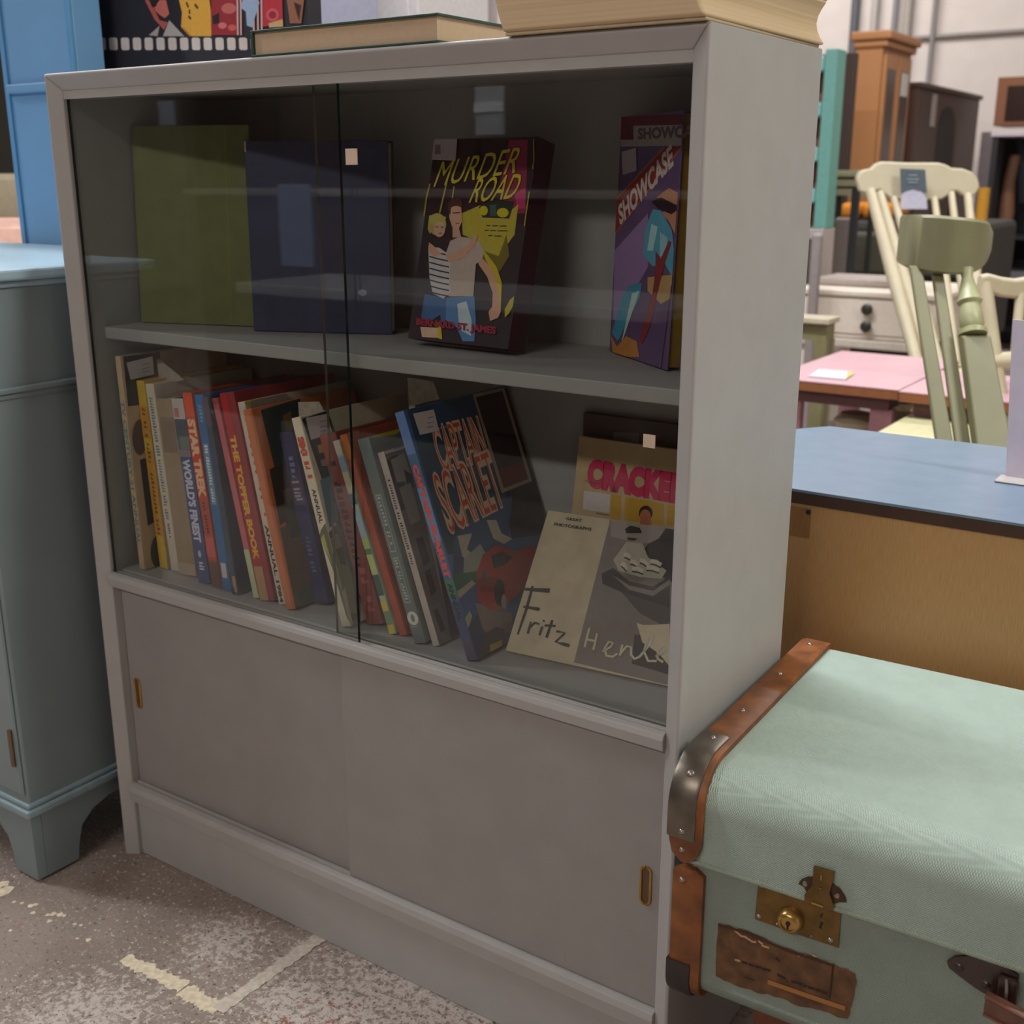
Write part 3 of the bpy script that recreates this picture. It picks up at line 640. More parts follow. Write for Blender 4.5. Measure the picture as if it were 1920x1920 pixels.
# red-lettered annual behind it
lean = (PX(1085.6, 820, .655)-PX(1072, 956, .655)).normalized()
TLc = PX(1085.6, 820, .655); P0 = TLc-lean*((TLc.z-ZM-.002)/lean.z)
back = V3((0, lean.z, -lean.y))
Tt = .010
r, sp, cv = book(P0+back*Tt+V3((0, 0, .002)), lean, -back, (1, 0, 0), (TLc-P0).length, Tt, .205, 'a68f68', 'beige annual with big magenta title letters behind the photography book', GR)
BK['cra'] = (r, sp, cv); a = Art(cv)
a.px('a8821e', [(1147, 927), (1165, 930), (1164, 975), (1144, 972)]); a.px('a8821e', [(1172, 932), (1245, 945), (1244, 985), (1170, 975)]); a.px('a8821e', [(1252, 946), (1290, 952), (1290, 990), (1250, 985)])
a.pxoval('16100e', 1211, 962, 13, 14); a.pxoval('9c5a3c', 1210, 968, 10, 13); a.px('9c5a3c', [(1201, 966), (1220, 966), (1222, 985), (1200, 985)])
a.pxtext('b0254c', 'CRACKER', (1104, 858), (1292, 890), (1099, 914), .09); a.marks('2c2420', .025, .2375, .072, .2405, 22, False)
a.px('b7aba8', [(1095, 920), (1145, 927), (1143, 962), (1093, 955)]); a.px('7a3c2c', [(1118, 961), (1142, 965), (1142, 967), (1118, 963)])
a.done('cover_picture', r)
P0 = V3((.655, D-.0095-.028, ZM+.0003))
r, sp, cv = book(V3((.652, D-.0105, ZM+.0003)), (0, 0, 1), (0, -1, 0), (1, 0, 0), .262, .008, .225, '33251f', 'dark brown book standing behind the magenta-lettered annual', GR)
a = Art(cv); a.px('6a6064', [(1150, 810), (1198, 812), (1198, 832), (1150, 828)]); a.done('price_sticker', r)

# ------------------------------------------------------------------ books on the upper shelf
GU = 'books displayed face out on the upper shelf'
def face_out(px0, px1, ptl, Tt, colr, label, z=ZS+.0003, wid=None, soft=False, spine_right=False, page=PAGE):
    P0 = PZ(*px0, z); P1 = PZ(*px1, z); u = (P1-P0); wdt = wid or u.length; u.normalize()
    Tl = PN(*ptl, P0, u); h = (Tl-P0); hh = h.length; h.normalize(); back = h.cross(u).normalized()
    if back.y < 0: back = -back
    # the back lower edge carries a book that leans back
    lift = max(0.0, -(back.z)*Tt)
    P0 = P0+V3((0, 0, lift))
    return book(P0+back*Tt, h, -back, u, hh, Tt, wdt, colr, label, GU, soft=soft, page=page)
r, sp, cv = face_out((265, 605), (478, 613), (245, 237), .010, '5d6136', 'plain olive green hardback standing at the left of the upper shelf')
a = Art(cv); a.stroke('7c7038', [(cv.w*.80, .003), (cv.w*.80, cv.h-.003)], .0012, px=False); a.done('hinge_crease', r)
r, sp, cv = face_out((476, 621), (735, 628), (457, 265), .024, '262a45', 'plain dark navy hardback beside the olive green one')
a = Art(cv); a.oval('7b7f90', cv.w*.80, cv.h*.22, .006, .004); a.done('cover_scuff', r)
a = Art(cv); a.k = 6; a.px('a79c96', [(424, 256), (461, 258), (461, 286), (424, 284)]); a.done('price_sticker', r)
# paperback with a yellow title
P0 = PZ(765, 634, ZS+.009); P1 = PZ(952, 655, ZS+.009); u = (P1-P0); wdt = u.length; u.normalize(); Tl = PN(816, 261, P0, u); h = Tl-P0; hh = h.length; h.normalize(); back = h.cross(u).normalized(); back = -back if back.y < 0 else back
Tt = .032
r, sp, cv = book(P0+back*Tt, h, -back, u, hh, Tt, wdt, '22161c', 'thick dark paperback with slanting yellow title and a hugging couple', GU, name='paperback_book', soft=True, page=M('4a1c30', .6))
a = Art(cv)
a.px('2c1620', [(806, 262), (1009, 263), (985, 420), (800, 420)])
a.px('7c2440', [(955, 262), (990, 262), (985, 400), (960, 400), (935, 360)])
a.px('a8305a', [(965, 362), (985, 352), (985, 390), (970, 392)])
a.px('a89a34', [(866, 400), (900, 385), (940, 410), (972, 383), (965, 440), (935, 480), (905, 470), (890, 450), (868, 440)])
a.px('6d6024', [(905, 470), (935, 480), (950, 440), (955, 480), (930, 520), (900, 500)])
a.px('252a24', [(898, 388), (925, 375), (965, 378), (955, 410), (905, 408)])
a.pxoval('b5a81c', 907, 395, 8, 9); a.pxoval('b5a81c', 943, 399, 11, 9); a.px('3c5048', [(918, 385), (930, 383), (932, 405), (920, 405)])
for i, (y, x0, x1) in enumerate([(423, 912, 950), (432, 909, 952), (442, 916, 936)]):
    a.stroke('2a2618', [(x0, y), (x0+8, y)], .0010); a.stroke('2a2618', [(x0+11, y+.5), (x0+22, y+.5)], .0010); a.stroke('2a2618', [(x0+25, y+1), (x1, y+1)], .0010)
# couple: he in a white tee and jeans, she in a striped top
a.px('3a5c88', [(797, 552), (842, 560), (838, 600), (828, 605), (826, 590), (812, 600), (790, 596)])
a.px('4f76a0', [(838, 558), (890, 556), (893, 600), (890, 640), (868, 640), (858, 615), (836, 600)]); a.px('a9b5be', [(858, 570), (875, 565), (885, 600), (884, 630), (862, 618)])
a.px('ab9a90', [(845, 452), (862, 444), (880, 446), (900, 455), (910, 470), (903, 490), (893, 495), (888, 556), (838, 556), (840, 500), (835, 480)])
a.px('c0a088', [(789, 613), (824, 615), (828, 634), (792, 632)]); a.px('b5a02a', [(819, 600), (828, 615), (830, 637), (822, 634)])
a.px('b3acaa', [(804, 462), (825, 465), (846, 480), (843, 530), (847, 548), (832, 560), (812, 550), (806, 520)])
for i, y in enumerate(range(470, 556, 11)): a.stroke('2c2c3c', [(806, y), (824, y+5), (843, y+9)], .0016)
a.px('bb8f76', [(905, 484), (920, 500), (935, 530), (938, 560), (940, 585), (935, 596), (920, 602), (917, 585), (924, 575), (925, 550), (915, 520), (898, 495)]); a.px('b5a02a', [(903, 462), (932, 500), (942, 530), (940, 585), (937, 560), (930, 520), (912, 488)])
a.px('bb8f76', [(836, 476), (850, 478), (880, 460), (890, 440), (897, 443), (890, 462), (868, 485), (842, 492)])
a.px('c09078', [(806, 455), (815, 462), (830, 478), (812, 480), (804, 470)])
a.pxoval('a89a50', 821, 421, 17, 21); a.pxoval('c29a84', 825, 430, 11, 15); a.px('a89a50', [(806, 405), (822, 400), (838, 408), (834, 416), (815, 416), (808, 440), (803, 430)])
a.pxoval('4a2a22', 854, 388, 12, 10); a.px('bd9078', [(843, 388), (866, 386), (868, 415), (860, 432), (850, 428), (844, 410)]); a.px('bd9078', [(850, 425), (862, 428), (866, 445), (850, 446)])
a.px('4a2a22', [(842, 392), (842, 380), (850, 373), (864, 373), (869, 382), (867, 390), (856, 385), (847, 390), (846, 402), (843, 402)]); a.stroke('4a2a22', [(850, 400), (864, 399)], .0012); a.stroke('7a3a30', [(856, 420), (863, 419)], .0010); a.stroke('7a3a30', [(824, 438), (830, 438)], .0010); a.stroke('4a3428', [(817, 426), (823, 426)], .001); a.stroke('4a3428', [(828, 426), (833, 427)], .001)
a.px('a89c2c', [(948, 580), (958, 562), (966, 556), (964, 575), (956, 588), (948, 596)])
Yl = '9a8f2c'
a.stroke(Yl, [(808, 345), (800, 370), (796, 405)], .0022); a.stroke(Yl, [(842, 330), (833, 370), (826, 400)], .0024); a.stroke(Yl, [(853, 350), (850, 372)], .0018); a.stroke(Yl, [(1002, 262), (1006, 300), (1004, 318)], .0014); a.stroke(Yl, [(998, 360), (992, 400), (985, 425)], .0016)
a.pxtext('b0a22e', 'MURDER', (822, 306), (978, 276), (814, 352), .0, .35); a.pxtext('b8aa26', 'ROAD', (892, 336), (982, 325), (880, 382), .005, .35)
a.pxtext('8c2438', 'BERNARD ST. JAMES', (783, 596), (932, 613), (782, 613), .05)
a.done('cover_picture', r)
a = Art(cv); a.k = 60; a.px('a2989c', [(814, 262), (859, 261), (856, 302), (809, 300)]); a.px('6f686c', [(818, 272), (828, 272), (828, 290), (817, 290)]); a.done('price_sticker', r)
# showcase
P0 = PZ(1142, 660, ZS+.0003); P1 = PZ(1250, 697, ZS+.0003); u = P1-P0; wdt = u.length; u.normalize(); Tl = PN(1165, 221, P0, u); h = Tl-P0; hh = h.length; h.normalize(); back = h.cross(u).normalized(); back = -back if back.y < 0 else back
Tt = .018
P0 = P0+V3((0, 0, .0006-min(0, back.z)*Tt))
r, sp, cv = book(P0+back*Tt, h, -back, u, hh, Tt, wdt, '5a4266', 'purple book with diagonal red title band at the right stile', GU, page=M('8a6a20', .6))
a = Art(cv)
a.px('8a6f9a', [(1150, 470), (1215, 400), (1215, 500), (1160, 600), (1150, 600)])
a.px('5e2430', [(1164, 220), (1300, 212), (1300, 236), (1190, 240), (1190, 262), (1164, 262)]); a.px('8d8682', [(1188, 236), (1300, 232), (1300, 272), (1164, 275), (1164, 262), (1188, 262)])
a.pxtext('5a4a50', 'SHOWCASE', (1196, 240), (1325, 232), (1196, 262), .05); a.px('54496c', [(1166, 276), (1240, 275), (1190, 330), (1164, 350)])
a.px('7c2a28', [(1154, 400), (1156, 370), (1246, 275), (1300, 275), (1152, 435)])
a.stroke('a0623a', [(1154, 372), (1246, 276)], .0014); a.stroke('a0623a', [(1155, 437), (1300, 276)], .0016)
_o = V3((*cv.uv(1163, 424, False), 0)); _e = V3((*cv.uv(1264, 310, False), 0)); _t = V3((*cv.uv(1158, 377, False), 0))
a.text('b8a8a4', 'SHOWCASE', (_o.x, _o.y), (_e.x-_o.x, _e.y-_o.y), ((_t.x-_o.x)*.8, (_t.y-_o.y)*.8), .04)
a.px('b07a5c', [(1232, 370), (1255, 352), (1290, 362), (1290, 470), (1270, 440), (1255, 415), (1240, 400), (1262, 385)]); a.px('2c1a22', [(1222, 378), (1240, 370), (1270, 385), (1280, 395), (1260, 402), (1235, 392)])
a.px('4f93ac', [(1225, 392), (1240, 395), (1260, 430), (1285, 470), (1285, 510), (1262, 520), (1245, 490), (1225, 500), (1207, 480), (1210, 430)]); a.px('9cc0c4', [(1222, 420), (1234, 425), (1225, 470), (1214, 470)]); a.px('86b4c0', [(1238, 435), (1252, 445), (1250, 480), (1238, 480)])
a.px('aa8a5c', [(1215, 520), (1262, 515), (1280, 530), (1262, 560), (1240, 570), (1215, 545)]); a.px('7c2c30', [(1230, 470), (1240, 485), (1255, 450), (1260, 455), (1246, 500), (1235, 545), (1220, 610), (1205, 645), (1198, 640), (1212, 590), (1225, 545), (1230, 505)])
a.px('3c86a0', [(1165, 560), (1180, 535), (1205, 530), (1200, 560), (1178, 600), (1160, 640), (1148, 625)]); a.px('a6c0b8', [(1186, 550), (1200, 545), (1178, 610), (1165, 648)])
a.px('b07438', [(1146, 628), (1158, 650), (1175, 630), (1195, 640), (1200, 670), (1175, 672), (1150, 664)]); a.stroke('4a2436', [(1284, 540), (1240, 690)], .0014)
a.px('8a6a20', [(1284, 600), (1284, 700), (1256, 700)])
a.done('cover_picture', r)
a = Art(cv); a.k = 50; a.px('9c9498', [(1168, 285), (1195, 277), (1196, 320), (1170, 328)]); a.done('price_sticker', r)

# ------------------------------------------------------------------ books on top
GT = 'books lying on top of the bookcase'
# green-bound open-edged hardback lying flat, fore edge to the viewer
x0, x1 = 0.370, 0.627
r = empty('book', ((x0+x1)/2, .09, H), 'dark green hardback lying flat on top of the bookcase', 'book', GT)
GRN = M('27463a', .45, noise=.1)
build('cover', MB().box((x0, .001, H+.0002), (x1, .19, H+.0026)).box((x0, .001, H+.0246), (x1, .19, H+.027)).box((x0, .0012, H+.0026), (x0+.0035, .19, H+.0246)), GRN, r, bevel=.0006)
build('page_block', MB().box((x0+.0036, .0045, H+.0026), (x1-.004, .186, H+.0246)), M('bda588', .8, noise=.03, scale=160), r)
# thick worn book block
def warped(x0, x1, y0, y1, z0, z1):
    m_ = MB(); nx = 10; ny = 10; nz = 6
    prof = []
    for i in range(nz+1):
        t = i/nz; prof.append(t)
    loop = lambda t: [(x0+.012*(1-t)**1.5, y0+.002), (x1-.012*math.sin(t*math.pi)*.6, y0), (x1+.004-.010*math.sin(t*math.pi), y1), (x0-.004, y1)]
    vs = []; fs = []
    for i in range(nz+1):
        t = i/nz
        for q in loop(t): vs.append((q[0], q[1], z0+(z1-z0)*t))
    for i in range(nz):
        for k in range(4): fs.append((i*4+k, i*4+(k+1) % 4, (i+1)*4+(k+1) % 4, (i+1)*4+k))
    fs += [(3, 2, 1, 0), tuple(nz*4+k for k in range(4))]
    m_.add(vs, fs); return m_
r = empty('book', (.815, .13, H), 'thick yellowed book without visible cover on the bookcase corner', 'book', GT)
PG2 = bpy.data.materials.new('page_edges'); PG2.use_nodes = True
_nt = PG2.node_tree; _b = _nt.nodes['Principled BSDF']; _tc2 = _nt.nodes.new('ShaderNodeTexCoord'); _mp = _nt.nodes.new('ShaderNodeMapping'); _mp.inputs['Scale'].default_value = (2, 2, 300)
_nz = _nt.nodes.new('ShaderNodeTexNoise'); _nz.inputs['Scale'].default_value = 1.0; _cr = _nt.nodes.new('ShaderNodeMixRGB'); _cr.inputs[1].default_value = (*lin('b0946f'), 1); _cr.inputs[2].default_value = (*lin('d8c29e'), 1)
_nt.links.new(_tc2.outputs['Object'], _mp.inputs[0]); _nt.links.new(_mp.outputs[0], _nz.inputs['Vector']); _nt.links.new(_nz.outputs['Fac'], _cr.inputs[0]); _nt.links.new(_cr.outputs[0], _b.inputs['Base Color']); _b.inputs['Roughness'].default_value = .85
build('page_block', warped(.697, .914, -.010, .262, H+.003, H+.044), PG2, r, bevel=.003, smooth=True)
build('cover', MB().box((.710, -.006, H+.0003), (.913, .258, H+.003)).box((.697, -.010, H+.044), (.916, .264, H+.0465)), M('b9a888', .6), r, bevel=.001)

# ------------------------------------------------------------------ blue-grey cabinet on the left
CAB = M('7d8a8d', .42, noise=.03, scale=12, bump=.08, bscale=400)
xr, yf, yb, xl = -0.043, -0.120, 0.31, -0.75
cb = empty('cabinet', ((xl+xr)/2, (yf+yb)/2, 0), 'blue-grey painted cabinet on bracket feet left of the bookcase', 'cabinet')
build('body', MB().box((xl, yf, .125), (xr, yb, .855)), CAB, cb, bevel=.003)
def ring(z0, z1, out, bev=.003, x_out=None):
    return MB().box((xl-out, yf-out, z0), (xr+out, yb, z1))
build('worktop', ring(.862, .878, .016).box((xl-.006, yf-.006, .853), (xr+.006, yb, .862)), M('a0b8c4', .35, noise=.03), cb, bevel=.005, seg=3)
build('waist_moulding', ring(.716, .724, .007).box((xl-.003, yf-.003, .708), (xr+.003, yb, .716)), CAB, cb, bevel=.002)
build('base_moulding', ring(.108, .120, .010).box((xl-.005, yf-.005, .120), (xr+.005, yb, .128)), M('8599a0', .35), cb, bevel=.003)
# bracket feet: ogee cut-outs
def bracket(o, du, dn, span, hgt=.108):
    """plate along du from the corner, thickness along dn"""
    o = V3(o); du = V3(du); dn = V3(dn)
    prof = [(0, .004), (.052, .004), (.056, .030), (.064, .056), (.085, .074), (.115, .083), (span/2, .084)]
    pts = [(0, hgt)]+prof[:]
    for a, b in reversed(prof[:-1]): pts.append((span-a, b))
    pts.append((span, hgt))
    return [o+du*a+V3((0, 0, b)) for a, b in pts], dn*.016
lp, off = bracket((xr+.002, yf-.002, 0), (-1, 0, 0), (0, 1, 0), xr-xl+.004)
m1 = MB().prism(lp, off)
lp, off = bracket((xr+.002, yf+.0145, 0), (0, 1, 0), (-1, 0, 0), yb-yf)
m1.prism([V3((p.x+.0005, p.y, p.z)) for p in lp], off)
lp, off = bracket((xl-.002+.016, yf-.002, 0), (0, 1, 0), (-1, 0, 0), yb-yf); m1.prism(lp, off)
build('bracket_feet', m1, CAB, cb)
m1 = MB()
for x, y in ((xr-.048, yf+.002), (xl+.002, yf+.002), (xr-.048, yb-.05), (xl+.002, yb-.05)): m1.box((x, y, 0), (x+.046, y+.046, .004))
build('foot_pad', m1, M('15120f', .7), cb)
P = PY(29, 1400, yf)
door = build('door', MB().box((xl+.02, yf-.004, .14), (xr-.005, yf, .70)), CAB, cb, bevel=.002)
dr = build('drawer', MB().box((xl+.02, yf-.004, .73), (xr-.005, yf, .845)), CAB, cb, bevel=.002)
build('hinge', MB().tube([(P.x, yf-.006, PY(29, 1368, yf).z), (P.x, yf-.006, PY(31, 1432, yf).z)], .0035, 10), M('7c6a55', .35, metal=.8), door, smooth=True)

# tall bright blue cupboard behind it
BL = M('6f9ec8', .45, noise=.03, scale=10); BL2 = M('5f96c2', .4, noise=.03, scale=10)
yb0 = .34
pa = PY(192, 0, yb0); pl_ = PY(20, 170, yb0)
xl2, xr2 = pl_.x-.012, PY(134, 20, yb0).x
yb2_ = PX(192, 60, xr2).y
bl = empty('cupboard', ((xl2+xr2)/2, (yb0+yb2_)/2, 0), 'tall bright blue painted cupboard behind the blue-grey cabinet', 'cupboard')
build('body', MB().box((xl2, yb0, 0), (xr2, yb2_, 2.0)), BL, bl, bevel=.003)
zr = PY(50, 165, yb0).z; xs = xr2-.012
build('stile', MB().box((xs, yb0-.006, .05), (xr2, yb0, 1.98)).box((xl2, yb0-.004, .05), (xl2+.012, yb0, 1.98)), BL2, bl, bevel=.001)
build('rail', MB().box((xl2+.0125, yb0-.010, zr-.009), (xs-.0005, yb0, zr+.007)), BL, bl, bevel=.003)
# ledge of cabinet / clutter beyond
c0 = AT(15, 385, 4.2)
r = empty('bar_stool', (c0.x, c0.y, 0), 'beige drum shaped stool in shade beyond the blue cupboard', 'stool')
build('seat', MB().lathe((c0.x, c0.y, c0.z-.09), (0, 0, 1), [(.06, 0), (.18, .01), (.22, .04), (.23, .10), (.22, .18), (.16, .20)], 32), M('8c8068', .8), r, smooth=True)
build('pedestal', MB().lathe((c0.x, c0.y, 0), (0, 0, 1), [(.2, 0), (.2, .02), (.03, .04), (.03, c0.z-.09)], 24), M('33302e', .4, metal=.6), r, smooth=True)
c1 = AT(14, 446, 3.3)
r = build('cushion', MB().lathe((c1.x, c1.y, c1.z-.07), (0, 0, 1), [(.03, 0), (.12, .01), (.15, .05), (.13, .10), (.05, .125)], 28), M('b08a7a', .9, noise=.2, scale=15), None, smooth=True)
setp(r, 'pale pink round cushion on a low stand at the left edge', 'cushion')
r = empty('side_table', (c1.x, c1.y, 0), 'low dark stand under the pale pink cushion', 'table')
zt_ = c1.z-.071
build('table_top', MB().box((c1.x-.18, c1.y-.18, zt_-.03), (c1.x+.18, c1.y+.18, zt_)), M('2a2624', .5), r, bevel=.003)
for sx in (-1, 1):
    for sy in (-1, 1): build('leg', MB().box((c1.x+sx*.15-.015, c1.y+sy*.15-.015, 0), (c1.x+sx*.15+.015, c1.y+sy*.15+.015, zt_-.03)), M('2a2624', .5), r)
c2 = AT(0, 200, 5.4)
r = empty('wardrobe', (c2.x-.3, c2.y+.3, 0), 'dark olive wardrobe in shade at the far left', 'wardrobe')
build('body', MB().box((c2.x-1.0, c2.y+.05, 0), (c2.x+.55, c2.y+.6, 1.75)), M('33322c', .7), r, bevel=.005)
build('door', MB().box((c2.x-.2, c2.y+.03, .1), (c2.x+.5, c2.y+.05, 1.65)), M('38372f', .7), r, bevel=.003)

# ------------------------------------------------------------------ canvas poster and white furniture behind the bookcase
yp = yb2_+.03; print('yp', yp)
xp0, xp1 = PY(186, 60, yp).x-.10, PY(577, 20, yp).x
r = empty('canvas_print', ((xp0+xp1)/2, yp, 0), 'black canvas print with a film strip border and bright pictures', 'picture')
build('canvas', MB().box((xp0, yp, .35), (xp1, yp+.03, 1.75)), M('24222a', .6), r, bevel=.001)
build('easel_leg', MB().box((xp0+.1, yp+.031, 0), (xp0+.14, yp+.06, 1.5)).box((xp1-.14, yp+.031, 0), (xp1-.1, yp+.06, 1.5)), M('7a5a3a', .5, kind='wood'), r)
plp = Plane((xp0, yp-.0001, .35), (1, 0, 0), (0, 0, 1), xp1-xp0, 1.40)
a = Art(plp)
for i in range(-3, 18):
    x = 212+22.15*i
    if x > 565: break
    if x < 180: continue
    a.px('c2b6b0', [(x-7.5, 73), (x-5, 70.5), (x+5, 70.5), (x+8, 73), (x+9, 91), (x+7, 94), (x-4, 94), (x-6.5, 91)])
a.px('a8534a', [(272, 0), (282, 0), (300, 38), (316, 42), (308, 56), (290, 36)]); a.px('b8665c', [(290, 14), (300, 0), (312, 0), (318, 26), (310, 34), (300, 28), (292, 20)]); a.px('26201f', [(280, 0), (296, -4), (294, 12), (286, 14)])
a.px('a09790', [(280, 66), (300, 48), (296, 68)]); a.px('a8a09a', [(306, 68), (318, 38), (346, 68)])
a.px('c8963a', [(334, -10), (392, -10), (396, 20), (397, 68), (356, 68), (340, 50), (342, 24)]); a.px('b5751e', [(342, 50), (350, 56), (360, 68), (356, 68)])
for q in ([(350, 4), (354, 14)], [(356, 18), (356, 26)], [(354, 30), (359, 36)], [(366, 8), (372, 16)]): a.stroke('3a2a12', q, .004)
a.px('8c2a30', [(397, -8), (445, -8), (445, 66), (397, 66)]); a.pxoval('b06058', 430, 16, 14, 10); a.pxoval('c06a66', 418, 48, 8, 6); a.pxoval('b8564e', 436, 52, 8, 6); a.px('2a1c22', [(399, 30), (412, 24), (412, 44), (400, 46)])
for x in (446, 452, 476, 484, 491): a.stroke('c49a96', [(x, -4), (x+1, 66)], .004)
a.px('8fa0b8', [(456, 0), (470, -6), (488, 4), (480, 30), (474, 52), (464, 48), (462, 22), (452, 14)])
a.px('a8303a', [(494, -6), (530, -6), (532, 46), (494, 50)]); a.pxoval('b8545a', 512, 28, 12, 12); a.pxoval('8c2830', 512, 28, 7, 7); a.px('b89a6a', [(505, 44), (531, 36), (532, 50), (506, 52)])
a.px('8a5c48', [(538, -6), (572, -6), (566, 44), (545, 44)]); a.px('3c2420', [(552, 4), (566, 10), (562, 40), (556, 20)])
a.done('print_picture', r)
# white furniture pieces further back
def unit(name, pxl, pxr, pytop, dist, zt, colr, label, cat, depth=.4, roll=.5):
    A_ = AT(pxl, 333, dist); B_ = PY(pxr, 333, A_.y)
    r = empty(name, ((A_.x+B_.x)/2, A_.y+depth/2, 0), label, cat)
    build('body', MB().box((A_.x, A_.y, 0), (B_.x, A_.y+depth, zt)), M(colr, roll), r, bevel=.004)
    return r, A_.x, B_.x, A_.y
r, xa, xb, y = unit('wardrobe', 600, 790, 0, 4.2, 1.95, 'b9b4b2', 'white painted wardrobe behind the green book', 'wardrobe')
m_ = MB(); m_.box((xa+.03, y-.012, .1), ((xa+xb)/2-.005, y, 1.9)); build('door', m_, M('bdb8b6', .45), r, bevel=.003)
m_ = MB(); m_.box(((xa+xb)/2+.005, y-.012, .1), (xb-.03, y, 1.9)); build('door', m_, M('bdb8b6', .45), r, bevel=.003)
P = PY(672, 12, y-.012)
m_ = MB()
for i in range(5): m_.box((P.x-.08+i*.035, y-.05, P.z-.06), (P.x-.08+i*.035+.018, y-.035, P.z+.12))
m_.box((P.x-.09, y-.052, P.z+.10), (P.x+.09, y-.012, P.z+.13))
build('coat_hook', m_, M('3a3638', .4), r)
r, xa, xb, y = unit('pillar_cabinet', 566, 598, 0, 3.6, 2.1, '8f90a2', 'narrow lilac grey cabinet edge beside the canvas print', 'cabinet', .3)
r, xa, xb, y = unit('dresser', 795, 935, 0, 4.6, 2.05, 'c4b9b6', 'tall pale painted dresser with a small label', 'dresser')
P = PY(846, 12, y); build('label', MB().box((P.x-.05, y-.004, P.z-.025), (P.x+.05, y, P.z+.02)), M('5a6474', .5), r)

# ------------------------------------------------------------------ right hand side background
# desk with blue top right behind the suitcase
DT = .6265
yd0, yd1 = .374, .755
xd0, xd1 = .735, 1.75
r = empty('desk', ((xd0+xd1)/2, (yd0+yd1)/2, 0), 'wooden desk with blue laminate top behind the green suitcase', 'desk')
BT = M('6b7d90', .26, noise=.03, scale=30); ORW = M('b28652', .45, kind='wood', c2='bd9260')
xq = PZ(1490, 812, DT).x
m_ = MB().prism([(xq-.10, yd0-.004, DT-.004), (xd1, yd0-.004, DT-.004), (xd1, yd1, DT-.004), (PZ(1560, 797, DT).x, yd1+.0, DT-.004), (PZ(1520, 800, DT).x, yd1-.03, DT-.004), (xq-.10, yd1-.19, DT-.004)], (0, 0, .004))
build('desk_top', m_, BT, r, bevel=.0008)
m_ = MB().prism([(xq-.10, yd0-.0035, DT-.018), (xd1, yd0-.0035, DT-.018), (xd1, yd1, DT-.018), (PZ(1560, 797, DT).x, yd1, DT-.018), (PZ(1520, 800, DT).x, yd1-.03, DT-.018), (xq-.10, yd1-.19, DT-.018)], (0, 0, .0138))
build('edge_band', m_, M('43291c', .4), r)
pn = build('front_panel', MB().box((xq-.08, yd0, .05), (xd1-.01, yd0+.016, DT-.018)), ORW, r, bevel=.001)
build('side_panel', MB().box((xq-.08, yd0+.016, 0), (xq-.062, yd1-.22, DT-.018)), ORW, r)
build('side_panel', MB().box((xd1-.03, yd0+.016, 0), (xd1-.012, yd1-.02, DT-.018)), ORW, r)
P = PY(1522, 961, yd0); P2 = PY(1490, 1005, yd0)
build('patch', MB().box((P2.x-.05, yd0-.0006, P2.z), (P.x-.001, yd0, PY(1490, 950, yd0).z)), M('8f6334', .45, kind='wood', c2='9d7040'), pn)
build('screw_hole', MB().lathe((P.x-.004, yd0-.0012, P.z), (0, -1, 0), [(.003, 0), (.003, .0006)], 12), M('1a120c', .6), pn)
# leaflet holder on the desk
hb_ = PZ(1866, 904, DT); hx = hb_.x; hy = hb_.y
r = empty('leaflet_holder', (hx+.10, hy+.03, DT), 'lilac card sign in a clear stand on the blue desk top', 'sign')
Tp = PN(1893, 602, V3((hx, hy+.028, 0)), V3((0, 1, 0)))
cardm = M('cbc2d0', .45, noise=.03)
m_ = MB().prism([(hx+.006, hy+.028, DT+.002), (hx+.21, hy+.028, DT+.002), (hx+.21, hy+.045, Tp.z), (Tp.x, hy+.045, Tp.z)], (0, .002, 0)); cp = build('card', m_, cardm, r)
build('foot', MB().box((hx-.001, hy-.002, DT+.0003), (hx+.21, hy+.034, DT+.003)), M('a9a39f', .25, spec=.7), r, bevel=.001)
m_ = MB()
for k, zz in enumerate([.09, .093, .1, .175]): m_.box((hx+.03, hy+.0355+zz*.02-.008, DT+zz), (hx+.2, hy+.0355+zz*.02-.0075, DT+zz+.0015))
build('faint_print', m_, M('958d9c', .5), cp)

# chairs --------------------------------------------------------------------------
SAGE = M('7f7c5c', .45, noise=.04, scale=20); SAGE2 = M('a3a47c', .4)
def curved_rail(pts, thick, hgt, back):
    """pts: centre line, hgt list, board swept along"""
    path = []
    for i, p in enumerate(pts):
        path.append((V3(p), V3(back)*1.0, V3((0, 0, 1))))
    m_ = MB(); n = 12; vs = []; fs = []
    for i, (p, A_, B_) in enumerate(path):
        hh = hgt[i]/2; t = thick/2
        prof = [(-t, -hh+.004), (-t, hh-.006), (-t*.5, hh), (t*.5, hh+.001), (t, hh-.004), (t, -hh+.004), (t*.5, -hh), (-t*.5, -hh)]
        vs += [p+A_*a+B_*b for a, b in prof]
    n = 8; k = len(path)
    fs = [(i*n+j, i*n+(j+1) % n, (i+1)*n+(j+1) % n, (i+1)*n+j) for i in range(k-1) for j in range(n)]
    fs += [tuple(range(n-1, -1, -1)), tuple(range((k-1)*n, k*n))]
    m_.add(vs, fs); return m_
